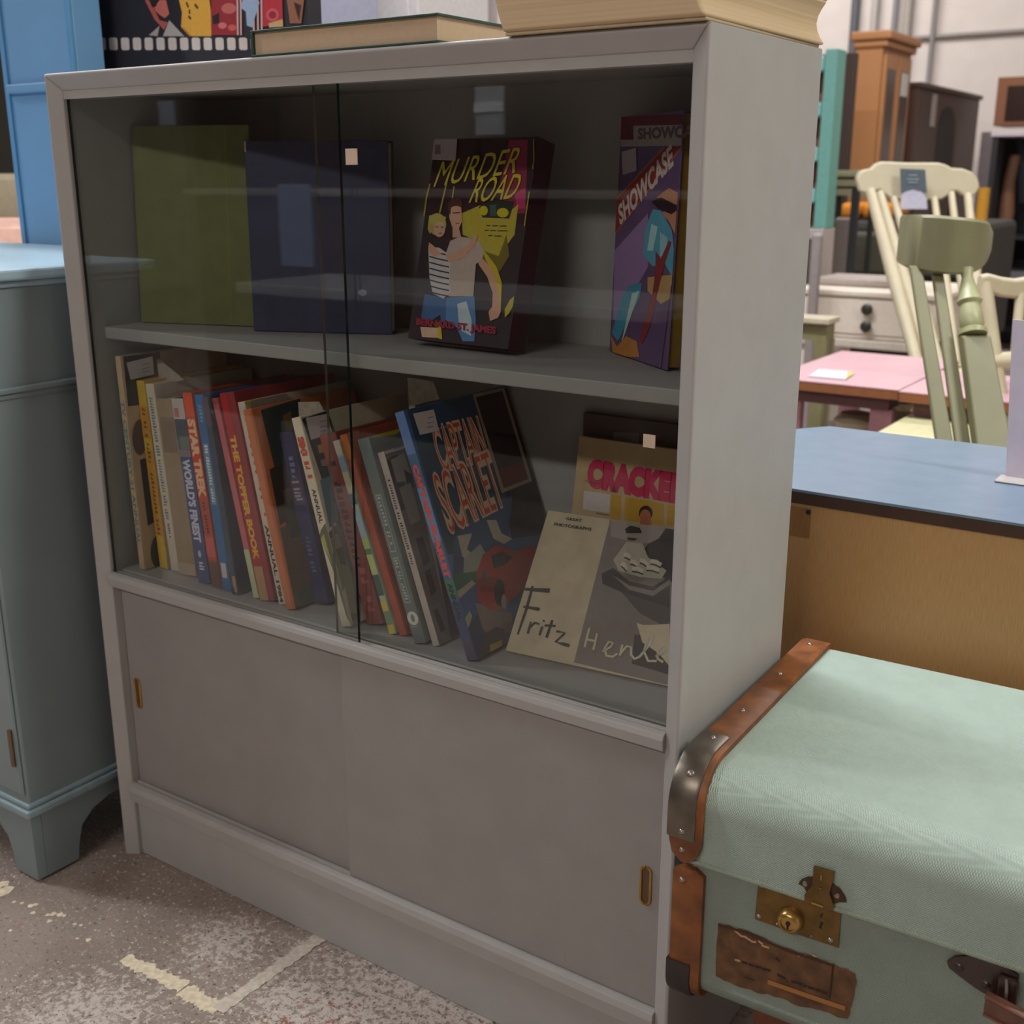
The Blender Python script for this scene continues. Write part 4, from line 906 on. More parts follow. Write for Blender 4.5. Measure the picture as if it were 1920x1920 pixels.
# sage green chair
Dg = 2.1
gp = [AT(1689, 448, 2.16), AT(1708, 453, 2.11), AT(1742, 457, 2.08), AT(1785, 461, 2.07), AT(1822, 462, 2.09), AT(1845, 458, 2.14), AT(1855, 452, 2.19)]
gh = [.086, .094, .099, .099, .094, .078, .040]
def spline(P_, n=5):
    out = []
    for i_ in range(len(P_)-1):
        a_, b_, c_, d_ = P_[max(i_-1, 0)], P_[i_], P_[i_+1], P_[min(i_+2, len(P_)-1)]
        for k_ in range(n):
            t = k_/n; out.append(b_*(1)+ (c_-a_)*(.5*t) + (a_*2-b_*5+c_*4-d_)*(.5*t*t) + (b_*3-a_-c_*3+d_)*(.5*t*t*t))
    return out+[P_[-1]]
seatc = AT(1850, 1010, 2.02); 
r = empty('chair', (seatc.x, seatc.y, 0), 'sage green chair with curved crest rail behind the blue-topped desk', 'chair')
back = -_f.copy(); back.z = 0; back.normalize()
build('crest_rail', curved_rail(spline(gp), .030, spline(gh), back), SAGE, r, bevel=.003, smooth=True)
def slat(p, q, wd, th, name, mt=SAGE, widen=1.0):
    p = V3(p); q = V3(q); side = _r*wd/2; bk = V3(back)*th/2
    m_ = MB(); s2 = side*widen
    m_.hexa([q-s2-bk, q+s2-bk, q+s2+bk, q-s2+bk, p-side-bk, p+side-bk, p+side+bk, p-side+bk]); return build(name, m_, mt, r, bevel=.003)
slat(AT(1716, 498, Dg), AT(1790, 950, 2.0), .022, .012, 'back_slat', widen=1.5)
slat(AT(1756, 505, Dg), AT(1822, 950, 2.0), .020, .012, 'back_slat', widen=1.5)
p0 = AT(1812, 505, 2.08); p1 = AT(1824, 628, 2.05)
seg = [(0, .013), (.12, .010), (.3, .016), (.45, .020), (.5, .023), (.55, .018), (.7, .021), (.85, .022), (.9, .018), (.93, .026), (1, .026)]
build('back_post', MB().tube([p0.lerp(p1, t) for t, _ in seg], [q*.95 for _, q in seg], 16), SAGE2, r, smooth=True)
slat(AT(1826, 628, 2.05), AT(1878, 950, 1.98), .050, .03, 'post_foot', widen=1.35)
zst = .44
build('seat', MB().box((seatc.x-.22, seatc.y-.2, zst-.03), (seatc.x+.22, seatc.y+.2, zst)), SAGE, r, bevel=.01)
for sx in (-1, 1):
    for sy in (-1, 1):
        build('leg', MB().tube([(seatc.x+sx*.18, seatc.y+sy*.16, zst-.028), (seatc.x+sx*.21, seatc.y+sy*.19, 0)], [.018, .014], 12), SAGE, r, smooth=True)
# cream spindle chair
CRM = M('b7ac90', .5, noise=.04, scale=20)
Dc = 4.0
def chair_crest(pts, D_, off=.03):
    loop = [AT(x, y, D_) for x, y in pts]
    return MB().prism(loop, -back*off*1.0)
r = empty('rocking_chair', AT(1790, 1100, 3.6)*1.0, 'cream spindle back rocking chair with a price card on its crest', 'chair')
_b0 = AT(1790, 900, 3.5); r.location = (_b0.x, _b0.y, 0); ORG[r] = V3((_b0.x, _b0.y, 0))
crest_px = [(1606, 335), (1612, 322), (1622, 318), (1634, 316), (1643, 307), (1655, 303), (1700, 305), (1760, 305), (1775, 309), (1785, 315), (1805, 316), (1822, 322), (1834, 334), (1838, 350), (1832, 362), (1822, 369), (1806, 366), (1796, 358), (1784, 358), (1776, 368), (1766, 374), (1735, 375), (1700, 374), (1672, 373), (1660, 364), (1650, 356), (1640, 358), (1626, 364), (1612, 358)]
cr = build('crest_rail', chair_crest(crest_px, Dc), CRM, r, bevel=.006, smooth=True)
for (xa, ya, xb, yb_, w_) in [(1632, 358, 1722, 690, .020), (1650, 362, 1745, 690, .016), (1676, 372, 1765, 690, .014), (1752, 372, 1795, 690, .013), (1784, 362, 1822, 690, .013), (1815, 366, 1846, 690, .016)]:
    p0, p1 = AT(xa, ya, Dc-.02), AT(xb, yb_, 3.62)
    build('spindle', MB().tube([p0, p0.lerp(p1, .5), p1], [w_*.85, w_*1.15, w_*.9], 12), CRM, r, smooth=True)
zz = .42
pq = [AT(1715, 690, 3.62), AT(1860, 690, 3.62), AT(1875, 690, 3.30), AT(1725, 690, 3.30)]
for p in pq: p.z = zz
build('seat', MB().prism([(p.x, p.y, zz-.035) for p in pq], (0, 0, .035)), M('bdb78e', .5), r, bevel=.008)
for p in pq:
    build('leg', MB().tube([(p.x*.95+_b0.x*.05, p.y*.95+_b0.y*.05, zz-.033), (p.x, p.y, .045)], .017, 10), CRM, r, smooth=True)
for k in (0, 1):
    a_, b_ = pq[k], pq[3-k]
    build('rocker', MB().tube([(a_+(a_-b_)*.12)*1+V3((0, 0, .07-zz)), a_+V3((0, 0, .03-zz)), (a_+b_)/2+V3((0, 0, .016-zz)), b_+V3((0, 0, .03-zz)), (b_+(b_-a_)*.12)+V3((0, 0, .06-zz))], .015, 10), CRM, r, smooth=True)
# price card on the crest (a thing of its own)
pc = [AT(x, y, Dc-.075) for x, y in [(1688, 316), (1735, 318), (1739, 392), (1690, 392)]]
r = empty('price_card', pc[3], 'blue and white price card hanging on the cream chair crest', 'card')
build('card', MB().prism([AT(x, y, Dc-.05) for x, y in [(1688, 316), (1735, 318), (1738, 362), (1690, 362)]], -back*.003), M('37454f', .5), r)
build('round_card', MB().prism([AT(x, y, Dc-.055) for x, y in [(1689, 392), (1689, 368), (1697, 360), (1712, 356), (1728, 360), (1737, 370), (1739, 392)]], -back*.003), M('aaa6b6', .5), r)
m_ = MB()
for (x, y, w_) in [(1712, 328, 8), (1712, 335, 11), (1712, 341, 9)]: m_.face([AT(x-w_, y, Dc-.056), AT(x+w_, y, Dc-.056), AT(x+w_, y+1.5, Dc-.056), AT(x-w_, y+1.5, Dc-.056)])
build('print', m_, M('8c96a0', .5), r)
# second cream chair at the right edge
Dq = 2.75
r = empty('chair', (AT(1900, 900, Dq).x, AT(1900, 900, Dq).y, 0), 'second cream chair cut by the right edge with curved top rail', 'chair')
tp = [AT(x, y, Dq) for x, y in [(1836, 528), (1850, 530), (1875, 538), (1900, 541), (1930, 536), (1960, 528), (1990, 515)]]
build('top_rail', curved_rail(tp, .03, [.03, .042, .045, .045, .045, .045, .04], back), CRM, r, bevel=.003, smooth=True)
build('back_post', MB().tube([AT(1846, 530, Dq), AT(1868, 690, Dq), AT(1885, 810, Dq)], .017, 12), CRM, r, smooth=True)
build('back_post', MB().tube([AT(1975, 525, Dq), AT(1985, 690, Dq), AT(1990, 810, Dq)], .017, 12), CRM, r, smooth=True)
build('spindle', MB().tube([AT(1914, 545, Dq), AT(1902, 690, Dq)], .012, 12), CRM, r, smooth=True)
build('cross_rail', MB().tube([AT(1846, 680, Dq), AT(1900, 676, Dq), AT(1985, 664, Dq)], .022, 12), CRM, r, smooth=True)
build('stretcher', MB().tube([AT(1850, 772, Dq), AT(1990, 745, Dq)], .016, 12), CRM, r, smooth=True)
c_ = AT(1830, 790, Dq)
build('seat', MB().box((c_.x-.16, c_.y-.25, c_.z-.03), (c_.x+.26, c_.y+.09, c_.z)), M('bdb78e', .5), r, bevel=.008)
for sx in (-.14, .24):
    for sy in (-.23, .07): build('leg', MB().tube([(c_.x+sx, c_.y+sy, c_.z-.028), (c_.x+sx, c_.y+sy, 0)], .016, 10), CRM, r, smooth=True)

# pink nest tables
PK = M('c39ba2', .4, noise=.03, scale=20); PKL = M('a87880', .5); BRN = M('7a4a2c', .5, kind='woodx', c2='8c5836')
def pink(pxa, pxb, pyf, pyb, label, zt=.5):
    p0 = PZ(*pxa, zt); p1 = PZ(*pxb, zt); y1 = PZ(*pyb, zt).y
    x0_, x1_ = p0.x, p1.x; y0_ = (p0.y+p1.y)/2
    r = empty('school_desk', ((x0_+x1_)/2, (y0_+y1)/2, 0), label, 'desk', 'pink school desks side by side')
    build('desk_top', MB().box((x0_, y0_, zt-.004), (x1_, y1, zt)), PK, r, bevel=.001)
    build('edge_band', MB().box((x0_+.001, y0_+.001, zt-.026), (x1_-.001, y1-.001, zt-.0042)), BRN, r)
    build('apron', MB().box((x0_+.03, y0_+.03, zt-.06), (x1_-.03, y1-.03, zt-.026)), M('5c3c3c', .6), r)
    for xx in (x0_+.05, x1_-.05):
        for yy in (y0_+.04, y1-.06): build('leg', MB().box((xx-.028, yy, 0), (xx+.028, yy+.03, zt-.06)), PKL, r, bevel=.002)
    return r
pink((1440, 706), (1685, 731), 0, (1560, 656), 'pink-topped school desk with brown edge, left of the pair')
pink((1687, 732), (1900, 755), 0, (1745, 692), 'pink-topped school desk right of the joint, behind sage chair')
pc = [PZ(x, y, .5015) for x, y in [(1515, 706), (1585, 712), (1600, 697), (1535, 692)]]
r = empty('price_card', pc[0], 'white price card lying flat on the pink desk', 'card')
build('card', MB().prism(pc, (0, 0, .001)), M('bcc0cc', .5), r)
build('yellow_corner', MB().prism([PZ(x, y, .5027) for x, y in [(1586, 711), (1600, 702), (1601, 698), (1590, 696)]], (0, 0, .0004)), M('b8b060', .5), r)
# turned things under the tables
for (x, y, D_, lab, sx) in [(1605, 788, 3.05, 'cream turned finial of a stool under the left pink desk', 0), (1690, 790, 3.0, 'cream turned leg of a stool under the right pink desk', 1)]:
    c_ = AT(x, y, D_); r = empty('stool', (c_.x, c_.y, 0), lab, 'stool')
    if sx: build('turned_leg', MB().lathe((c_.x, c_.y, 0), (0, 0, 1), [(.02, 0), (.02, c_.z-.12), (.032, c_.z-.08), (.02, c_.z-.05), (.04, c_.z), (.02, c_.z+.03), (.03, c_.z+.05), (.012, c_.z+.06)], 20), CRM, r, smooth=True)
    else:
        build('turned_leg', MB().lathe((c_.x, c_.y, 0), (0, 0, 1), [(.03, 0), (.02, c_.z-.03)], 20), CRM, r, smooth=True)
        build('seat', MB().lathe((c_.x, c_.y, c_.z-.03), (0, 0, 1), [(.02, 0), (.05, .01), (.058, .03), (.04, .05), (.01, .055)], 24), CRM, r, smooth=True)

# white desk with two dark knobs
yw = 3.35
a0, a1 = PY(1496, 545, yw), PY(1760, 550, yw)
zt_ = PY(1600, 545, yw).z; zb_ = PY(1600, 634, yw).z
r = empty('writing_desk', ((a0.x+a1.x)/2, yw+.25, 0), 'white writing desk with two dark round drawer knobs', 'desk')
WH = M('d6cabb', .5, noise=.03)
build('desk_top', MB().box((a0.x-.02, yw-.015, zt_-.02), (a1.x+.02, yw+.55, zt_)), WH, r, bevel=.004)
build('frame', MB().box((a0.x, yw, zb_), (a1.x, yw+.5, zt_-.02)), WH, r, bevel=.003)
zk = [PY(1630, 579, yw), PY(1628, 611, yw)]
for p in zk:
    d_ = build('drawer', MB().box((p.x-.30, yw-.006, p.z-.032), (p.x+.22, yw, p.z+.032)), WH, r, bevel=.002)
    build('knob', MB().lathe((p.x, yw-.006, p.z), (0, -1, 0), [(.010, 0), (.010, .012), (.020, .016), (.021, .026), (.012, .032)], 20), M('2c2a20', .4), d_, smooth=True)
build('foot_rail', MB().box((a0.x-.01, yw-.02, zb_-.035), (a1.x+.01, yw+.02, zb_-.002)), M('c0b6a8', .5), r, bevel=.006)
for xx in (a0.x+.03, a1.x-.03):
    for yy in (yw+.0, yw+.45): build('leg', MB().box((xx-.025, yy, 0), (xx+.025, yy+.05, zb_-.035)), WH, r)
# sage bedside table partly behind the bookcase edge
ys = 2.55
b1 = PY(1557, 598, ys); 
r = empty('side_table', (b1.x-.2, ys+.15, 0), 'sage green side table with pale top beside the bookcase edge', 'table')
build('table_top', MB().box((b1.x-.4, ys-.01, b1.z-.018), (b1.x, ys+.09, b1.z)), M('b5ab94', .5), r, bevel=.003)
build('apron', MB().box((b1.x-.38, ys+.01, b1.z-.07), (b1.x-.012, ys+.08, b1.z-.018)), M('77724f', .5), r)
for xx in (b1.x-.38, b1.x-.05):
    for yy in (ys+.01, ys+.045): build('leg', MB().box((xx, yy, 0), (xx+.04, yy+.04, b1.z-.07)), M('77724f', .5), r)

# teal shelf unit edge on, standing on a white cabinet
Dt = 4.5
q0 = AT(1548, 92, Dt); q1 = AT(1592, 92, Dt); zt_ = q0.z; zb_ = AT(1530, 432, Dt).z
ax = V3((q1.x-q0.x, q1.y-q0.y, 0)); 
r = empty('shelf_unit', (q0.x-.05, q0.y+.1, zb_), 'narrow teal painted shelf unit seen edge on', 'shelf unit')
TL_ = M('64998f', .5, noise=.05)
build('side_panel', MB().box((q0.x+.0, q0.y, zb_), (q0.x+.05, q0.y+.10, zt_)), TL_, r, bevel=.003)
for y_ in (110, 195, 280, 360):
    z_ = AT(1540, y_, Dt).z
    build('shelf', MB().box((q0.x-.40, q0.y-.006, z_-.045), (q0.x-.001, q0.y+.09, z_+.012)), M('78aba6', .5), r, bevel=.01)
build('back_panel', MB().box((q0.x-.40, q0.y+.09, zb_), (q0.x-.001, q0.y+.10, zt_-.02)), M('6e4638', .6), r)
r = empty('cabinet', (q0.x-.1, q0.y+.15, 0), 'white panelled cabinet under the teal shelf unit', 'cabinet')
build('body', MB().box((q0.x-.45, q0.y-.02, 0), (q0.x+.05, q0.y+.12, zb_-.0005)), M('a59c98', .5), r, bevel=.004)
build('panel', MB().box((q0.x-.02, q0.y-.03, .1), (q0.x+.015, q0.y-.02, zb_-.04)), M('4a463f', .6), r)
# stacked boards
for k, (xa, xb, c, D_) in enumerate([(1524, 1543, '8f8682', 4.2), (1566, 1603, '8a817c', 5.15)]):
    p0 = AT(xa, 400, D_); p1 = PY(xb, 400, p0.y); zt_ = AT(xa, 438 if k == 0 else 408, D_).z
    r = build('board', MB().box((p0.x, p0.y, 0), (p1.x, p0.y+.03, zt_)), M(c, .5), None, bevel=.01)
    setp(r, ['narrow grey board standing below the teal shelf unit', 'wide grey board standing behind the black metal frame'][k], 'board')
# black metal frame (open rack) with sage slats, orange cushions
r = empty('metal_frame', (AT(1585, 350, 4.75).x, AT(1585, 350, 4.75).y, 0), 'black metal frame of an unfinished table stood on end', 'frame')
for xx, ytop in ((1561, 345), (1606, 352)):
    p0 = AT(xx, ytop, 4.75); build('post', MB().box((p0.x-.014, p0.y-.014, 0), (p0.x+.014, p0.y+.014, p0.z)), M('1a181c', .5), r)
p0 = AT(1561, 350, 4.75); p1 = AT(1606, 357, 4.75)
build('cross_bar', MB().tube([V3((p0.x, p0.y, .3)), V3((p1.x, p1.y, .3))], .010, 8), M('1a181c', .5), r)
r = empty('slatted_rack', (AT(1600, 340, 5.2).x, AT(1600, 340, 5.2).y, 0), 'sage green slatted rack before the pine cabinet', 'rack')
y_ = AT(1600, 340, 5.2).y
for yy in (325, 343, 360):
    pa, pb = PY(1562, yy, y_), PY(1640, yy-2, y_); build('slat', MB().box((pa.x, y_, pa.z-.014), (pb.x, y_+.02, pa.z+.014)), M('a9a98c', .5), r)
pa, pb = PY(1562, 340, y_), PY(1640, 340, y_); build('back_board', MB().box((pa.x+.001, y_+.02, PY(1600, 366, y_).z), (pb.x-.001, y_+.04, PY(1600, 320, y_).z)), M('6a6a50', .6), r)
for xx_ in (pa.x+.01, pb.x-.03): build('post', MB().box((xx_, y_+.041, 0), (xx_+.02, y_+.06, PY(1600, 330, y_).z)), M('2a2a22', .6), r)
for (xa, xb) in ((1571, 1604), (1612, 1640), (1650, 1672)):
    pa, pb = AT(xa, 410, 5.8), PY(xb, 410, AT(xa, 410, 5.8).y); zz_ = AT(xa, 380, 5.8).z
    o = build('cushion', MB().box((pa.x, pa.y, pa.z), (pb.x, pa.y+.3, zz_)), M('c27a1e', .9), None, bevel=.03, seg=4)
    setp(o, {1571: 'orange cushion at the left of the black post', 1612: 'orange cushion between black post and cream spindles', 1650: 'orange cushion seen between the cream spindles'}[xa], 'cushion', 'orange cushions on the grey sofa')
pa = AT(1566, 412, 5.8); 
r = empty('sofa', (pa.x+.5, pa.y+.4, 0), 'dark grey sofa in shade carrying orange cushions', 'sofa')
zc_ = pa.z-.002
build('seat', MB().box((pa.x-.1, pa.y-.05, .2), (pa.x+.72, pa.y+.7, zc_)), M('33302c', .9), r, bevel=.03)
build('seat_cushion', MB().box((pa.x+.06, pa.y-.09, zc_-.25), (pa.x+.66, pa.y-.051, zc_-.05)), M('4e4d42', .9), r, bevel=.02)
build('base', MB().box((pa.x-.08, pa.y-.02, 0), (pa.x+.70, pa.y+.68, .2)), M('2a2624', .9), r)
# tabletop thing on the white desk
p_ = PZ(1650, 535, PY(1600, 545, yw).z+.0); 
o = build('tray', MB().box((p_.x-.22, yw+.15, PY(1600, 545, yw).z+.0005), (p_.x+.12, yw+.4, PY(1600, 545, yw).z+.03)), M('a0948c', .6), None, bevel=.008)
setp(o, 'low pale wooden tray on top of the white writing desk', 'tray')

# pine display cabinet and dark dressers facing right
xg = -.8757
PIN = M('a47045', .5, kind='wood', c2='b07d52')
c = PZ(1665, 55, 1.80); yf_ = c.y; ye_ = PX(1722, 75, xg).y
xw = PY(1594, 66, yf_).x
r = empty('display_cabinet', ((xg+xw)/2, (yf_+ye_)/2, 0), 'tall pine display cabinet with glazed doors near the back wall', 'cabinet')
build('body', MB().box((xw+.03, yf_+.03, 0), (xg-.03, ye_-.02, 1.73)), PIN, r)
build('cornice', MB().box((xw, yf_, 1.75), (xg+.02, ye_+.02, 1.80)).box((xw+.015, yf_+.015, 1.71), (xg, ye_, 1.75)), PIN, r, bevel=.012)
dk = M('3a2a22', .3)
ym = (yf_+ye_)/2
for ya_, yb_ in ((yf_+.06, ym-.02), (ym+.02, ye_-.05)):
    d_ = build('door', MB().box((xg-.03, ya_, .15), (xg-.012, yb_, 1.68)), PIN, r, bevel=.003)
    build('window', MB().box((xg-.0119, ya_+.04, .95), (xg-.009, yb_-.04, 1.6)), dk, d_)
p_ = PX(1699, 148, xg); 
o = build('price_card', MB().box((xg-.008, p_.y-.06, p_.z-.10), (xg-.004, p_.y+.06, p_.z+.03)), M('c9c4c0', .5), None); setp(o, 'white price card hanging on the pine cabinet door', 'card')
DKB = M('3d2820', .5, kind='wood', c2='4c3328')
ya2, yb2 = ye_+.10, PX(1838, 180, xg).y; zt_ = PX(1760, 162, xg).z
r = empty('dresser', (xg-.25, (ya2+yb2)/2, 0), 'long dark brown dresser with an arched niche by the back wall', 'dresser')
build('body', MB().box((xg-.5, ya2, 0), (xg, yb2, zt_-.03)), DKB, r, bevel=.004)
build('top_board', MB().box((xg-.52, ya2-.01, zt_-.03), (xg+.02, yb2+.01, zt_)), DKB, r, bevel=.004)
yc = PX(1776, 230, xg).y; zc2 = PX(1776, 190, xg).z; m_ = MB()
lp = [(xg+.0006, yc-.22, zc2-.55)]+[(xg+.0006, yc-.22*math.cos(t*math.pi/12), zc2-.2+.17*math.sin(t*math.pi/12)) for t in range(13)]+[(xg+.0006, yc+.22, zc2-.55)]
build('niche', m_.prism(lp, (.003, 0, 0)), M('140a07', .6), r)
p_ = PX(1750, 207, xg); o = build('price_card', MB().box((xg+.001, p_.y-.05, p_.z-.10), (xg+.005, p_.y+.05, p_.z+.10)), M('a39a96', .5), None); setp(o, 'pale price card hanging on the dark brown dresser', 'card')
for k in range(3):
    yy0 = ya2+.1+k*.45
    build('door', MB().box((xg, yy0, .1), (xg+.012, yy0+.4, .95)), DKB, r, bevel=.004)
# dark tall wardrobe edge between teal shelf and pine cabinet
p0 = AT(1570, 100, 6.2); p1 = PY(1604, 100, p0.y)
r = empty('wardrobe', ((p0.x+p1.x)/2, p0.y+.3, 0), 'dark brown wardrobe edge between teal shelf and pine cabinet', 'wardrobe')
build('body', MB().box((p0.x-.2, p0.y, 0), (p1.x, p0.y+.06, p0.z)), M('2c1d18', .5, kind='wood', c2='3a2820'), r, bevel=.004)
build('plinth', MB().box((p0.x-.21, p0.y-.01, 0), (p1.x+.01, p0.y-.0005, .1)), M('231610', .6), r)
# lilac pillar
p0 = AT(1835, 300, 8.2); p1 = PY(1868, 300, p0.y)
r = build('board', MB().box((p0.x, p0.y, 0), (p1.x, p0.y+.05, AT(1850, 248, 8.2).z)), M('6f6266', .7), None, bevel=.004); setp(r, 'tall dull lilac board right of the dark dresser', 'board')
# brown glazed cabinet top right
yq = 8.0
p0 = PY(1872, 145, yq); p1 = PY(1990, 140, yq); pz = PY(1880, 236, yq).z
r = empty('wall_cabinet', ((p0.x+p1.x)/2, yq+.15, pz), 'brown glazed cabinet at the top right edge', 'cabinet')
build('body', MB().box((p0.x, yq, pz), (p1.x, yq+.35, p0.z)), M('7a4c30', .5, kind='wood', c2='875638'), r, bevel=.004)
build('window', MB().box((p0.x+.07, yq-.004, pz+.03), (p1.x-.05, yq, p0.z-.06)), M('2e1c16', .25), r)
# black display rack
yr = 6.2
p0 = PY(1862, 246, yr); p1 = PY(2000, 240, yr); zt_ = p0.z
r = empty('display_rack', ((p0.x+p1.x)/2, yr+.3, 0), 'black open rack with white top and brown carved poles', 'rack')
build('back_panel', MB().box((p0.x, yr+.5, 0), (p1.x, yr+.52, zt_-.03)), M('1c1b1e', .7), r)
build('side_panel', MB().box((p0.x, yr+.041, 0), (p0.x+.02, yr+.4995, zt_-.031)), M('1c1b1e', .7), r)
build('top_board', MB().box((p0.x-.01, yr, zt_-.03), (p1.x, yr+.52, zt_)), M('b5aab0', .6), r, bevel=.004)
for x_ in (p0.x, p1.x-.03): build('post', MB().box((x_, yr+.01, 0), (x_+.03, yr+.04, zt_-.03)), M('18171a', .5), r)
zsf = PY(1880, 442, yr).z
build('shelf', MB().box((p0.x+.031, yr+.01, zsf-.02), (p1.x-.031, yr+.5, zsf)), M('0f0e10', .5), r)
zsf2 = PY(1880, 520, yr).z
build('lower_shelf', MB().box((p0.x+.031, yr+.01, zsf2-.03), (p1.x-.031, yr+.5, zsf2+.03)), M('5c5a5e', .5), r)
pw = M('6a4630', .6)
q_ = [PY(x, y, yr+.25) for x, y in [(1904, 290), (1892, 340), (1887, 400), (1880, 440)]]; build('carved_pole', MB().tube(q_, [.03, .035, .045, .04], 10), pw, r, smooth=True)
q_ = [PY(x, y, yr+.25) for x, y in [(1881, 446), (1879, 515)]]; build('carved_pole', MB().tube(q_, [.04, .04], 10), pw, r, smooth=True)
q_ = [PY(x, y, yr+.3) for x, y in [(1884, 262), (1870, 330)]]; build('hanging_strap', MB().tube(q_, .02, 8), M('1e2126', .9), r, smooth=True)
q_ = [PY(x, y, yr+.3) for x, y in [(1906, 260), (1916, 300), (1920, 380)]]; build('hanging_strap', MB().tube(q_, .03, 8), M('262b31', .9), r, smooth=True)
# yellow post
p0 = AT(1846, 352, 4.6); p1 = AT(1836, 425, 4.6)
r = build('pole', MB().tube([V3((p0.x, p0.y, p0.z)), V3((p0.x, p0.y, 0))], .022, 14), M('b8841e', .5), None, smooth=True); setp(r, 'yellow upright pole behind the cream rocking chair', 'pole')

# ------------------------------------------------------------------ green suitcase on a low bench
ang = math.radians(1.8)
ux = V3((math.cos(ang), math.sin(ang), 0)); uy = V3((-math.sin(ang), math.cos(ang), 0)); uz = V3((0, 0, 1))
SO = V3((.9385, -.046, .205)); SL, SD = .64, .385; ZL = .150; SH = .248
def S(a, b, c): return SO+ux*a+uy*b+uz*c
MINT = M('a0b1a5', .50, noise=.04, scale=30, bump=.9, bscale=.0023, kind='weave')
MINT_SHADED = M('7f8b80', .52, noise=.04, scale=30, bump=.5, bscale=.0023, kind='weave')  # lid fabric darkened, shade of the lower front put into the colour
sc_ = empty('suitcase', S(SL/2, SD/2, 0), 'pale mint green fabric suitcase with wooden ribs beside the bookcase', 'suitcase')
def arc(cb, cc, r, a0, a1, n=8): return [(cb+r*math.cos(math.radians(a0+(a1-a0)*i/n)), cc+r*math.sin(math.radians(a0+(a1-a0)*i/n))) for i in range(n+1)]
R1 = .040
lid_prof = [(0, ZL)]+arc(R1, SH-R1, R1, 180, 90)+arc(SD-.03, SH-.03, .03, 90, 0)+[(SD, ZL)]
R2 = .022
body_prof = [(.004, ZL-.0008)]+[(.004, R2)]+arc(.004+R2, R2, R2, 180, 270)+arc(SD-.004-R2, R2, R2, 270, 360)+[(SD-.004, ZL-.0008)]
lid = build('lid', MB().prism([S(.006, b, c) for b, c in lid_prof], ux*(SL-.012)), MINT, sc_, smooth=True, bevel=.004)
body = build('body', MB().prism([S(.010, b, c) for b, c in body_prof], ux*(SL-.020)), MINT_SHADED, sc_, smooth=True, bevel=.004)
build('lid_lip', MB().prism([S(.004, -.0015, ZL+.001), S(SL-.004, -.0015, ZL+.001), S(SL-.004, -.0015, ZL+.006), S(.004, -.0015, ZL+.006)], uy*.006), M('93a090', .6, bump=.6, bscale=.0023, kind='weave'), sc_, bevel=.0015)
WD = M('623818', .5, noise=.12, scale=45, c2='844d22', bump=.3, bscale=160)
def strip(path2, a0, a1, th, name, mt, parent=sc_, taper=None):
    """flat strip following a (b,c) path, lying outside of it"""
    m_ = MB(); n = len(path2); rings = []
    for i, (b, c) in enumerate(path2):
        b0, c0 = path2[max(i-1, 0)]; b1, c1 = path2[min(i+1, n-1)]
        tb, tc_ = b1-b0, c1-c0; l = math.hypot(tb, tc_); nb, nc = -tc_/l, tb/l
        w0, w1 = a0, a1
        if taper: f = taper(i/(n-1)); mid = (a0+a1)/2; w0 = mid-(mid-a0)*f; w1 = mid+(a1-mid)*f
        rings.append([S(w0, b, c), S(w0, b+nb*th, c+nc*th), S(w0+.003*min(1, (w1-w0)/.01), b+nb*(th+.0012), c+nc*(th+.0012)), S(w1-.003*min(1, (w1-w0)/.01), b+nb*(th+.0012), c+nc*(th+.0012)), S(w1, b+nb*th, c+nc*th), S(w1, b, c)])
    vs = [p for r_ in rings for p in r_]; k = 6
    fs = [(i*k+j, i*k+(j+1) % k, (i+1)*k+(j+1) % k, (i+1)*k+j) for i in range(n-1) for j in range(k)]+[tuple(range(k)), tuple(range((n-1)*k, n*k))]
    m_.add(vs, fs); return build(name, m_, mt, parent, smooth=True)
MET = M('6a6258', .35, metal=.75, noise=.2, scale=40); DMET = M('3a3230', .5, metal=.3, noise=.2, scale=40); RIV = M('9a9088', .3, metal=.8)
up_path = [(0, ZL+.004), (0, ZL+.012), (0, ZL+.025), (0, SH-R1-.01)]+arc(R1, SH-R1, R1, 180, 90, 12)+[(R1+.02+.02*i, SH) for i in range(15)]
up_path = [q for q in up_path if q[0] < SD-.03]+arc(SD-.03, SH-.03, .03, 90, 0)
for a0, a1, vis in ((-.006, .027, 1), (SL-.027, SL+.006, 0)):
    rib = strip(up_path, a0, a1, .006, 'rib', WD, taper=lambda t: min(1, .25+t*22))
    cap = strip([(0, ZL+.030), (0, SH-R1)]+arc(R1, SH-R1, R1, 180, 90, 12)+[(R1+.028, SH)], a0-.0015, a1-.006, .0085, 'metal_corner', MET, parent=rib)
    low = [(.004, ZL-.004), (.004, ZL-.010), (.004, R2)]+arc(.004+R2, R2, R2, 180, 270, 8)+[(.10, 0.0), (SD-.03, 0.0)]
    low = [(b, c) for b, c in reversed(low)]
    rib2 = strip(low, a0+.004, a1+.003, .006, 'rib', WD, taper=lambda t: min(1, .45+(1-t)*12))
    strip([(b, c) for b, c in reversed([(.004, .040), (.004, R2)]+arc(.004+R2, R2, R2, 180, 262, 8))], a0+.002, a1-.006, .009, 'leather_corner', DMET, parent=rib2)
    ctr = (a0+a1)/2-.002; own = rib
    def rv(b, c, nb, nc, s=.0032): build('rivet', MB().lathe(S(ctr, b, c), uy*nb+uz*nc, [(s, 0), (s*.9, .0012), (s*.5, .0022), (s*.1, .0025)], 12), RIV, own, smooth=True)
    rv(-.0068, ZL+.017, -1, 0); rv(-.0095, ZL+.038, -1, 0); rv(R1-(R1+.009)*.7071, SH-R1+(R1+.009)*.7071, -.7, .7, .004); rv(R1+.018, SH+.0092, 0, 1)
    for b in (.135, .245, .345): rv(b, SH+.0070, 0, 1)
    own = rib2; rv(-.0032, ZL-.018, -1, 0)
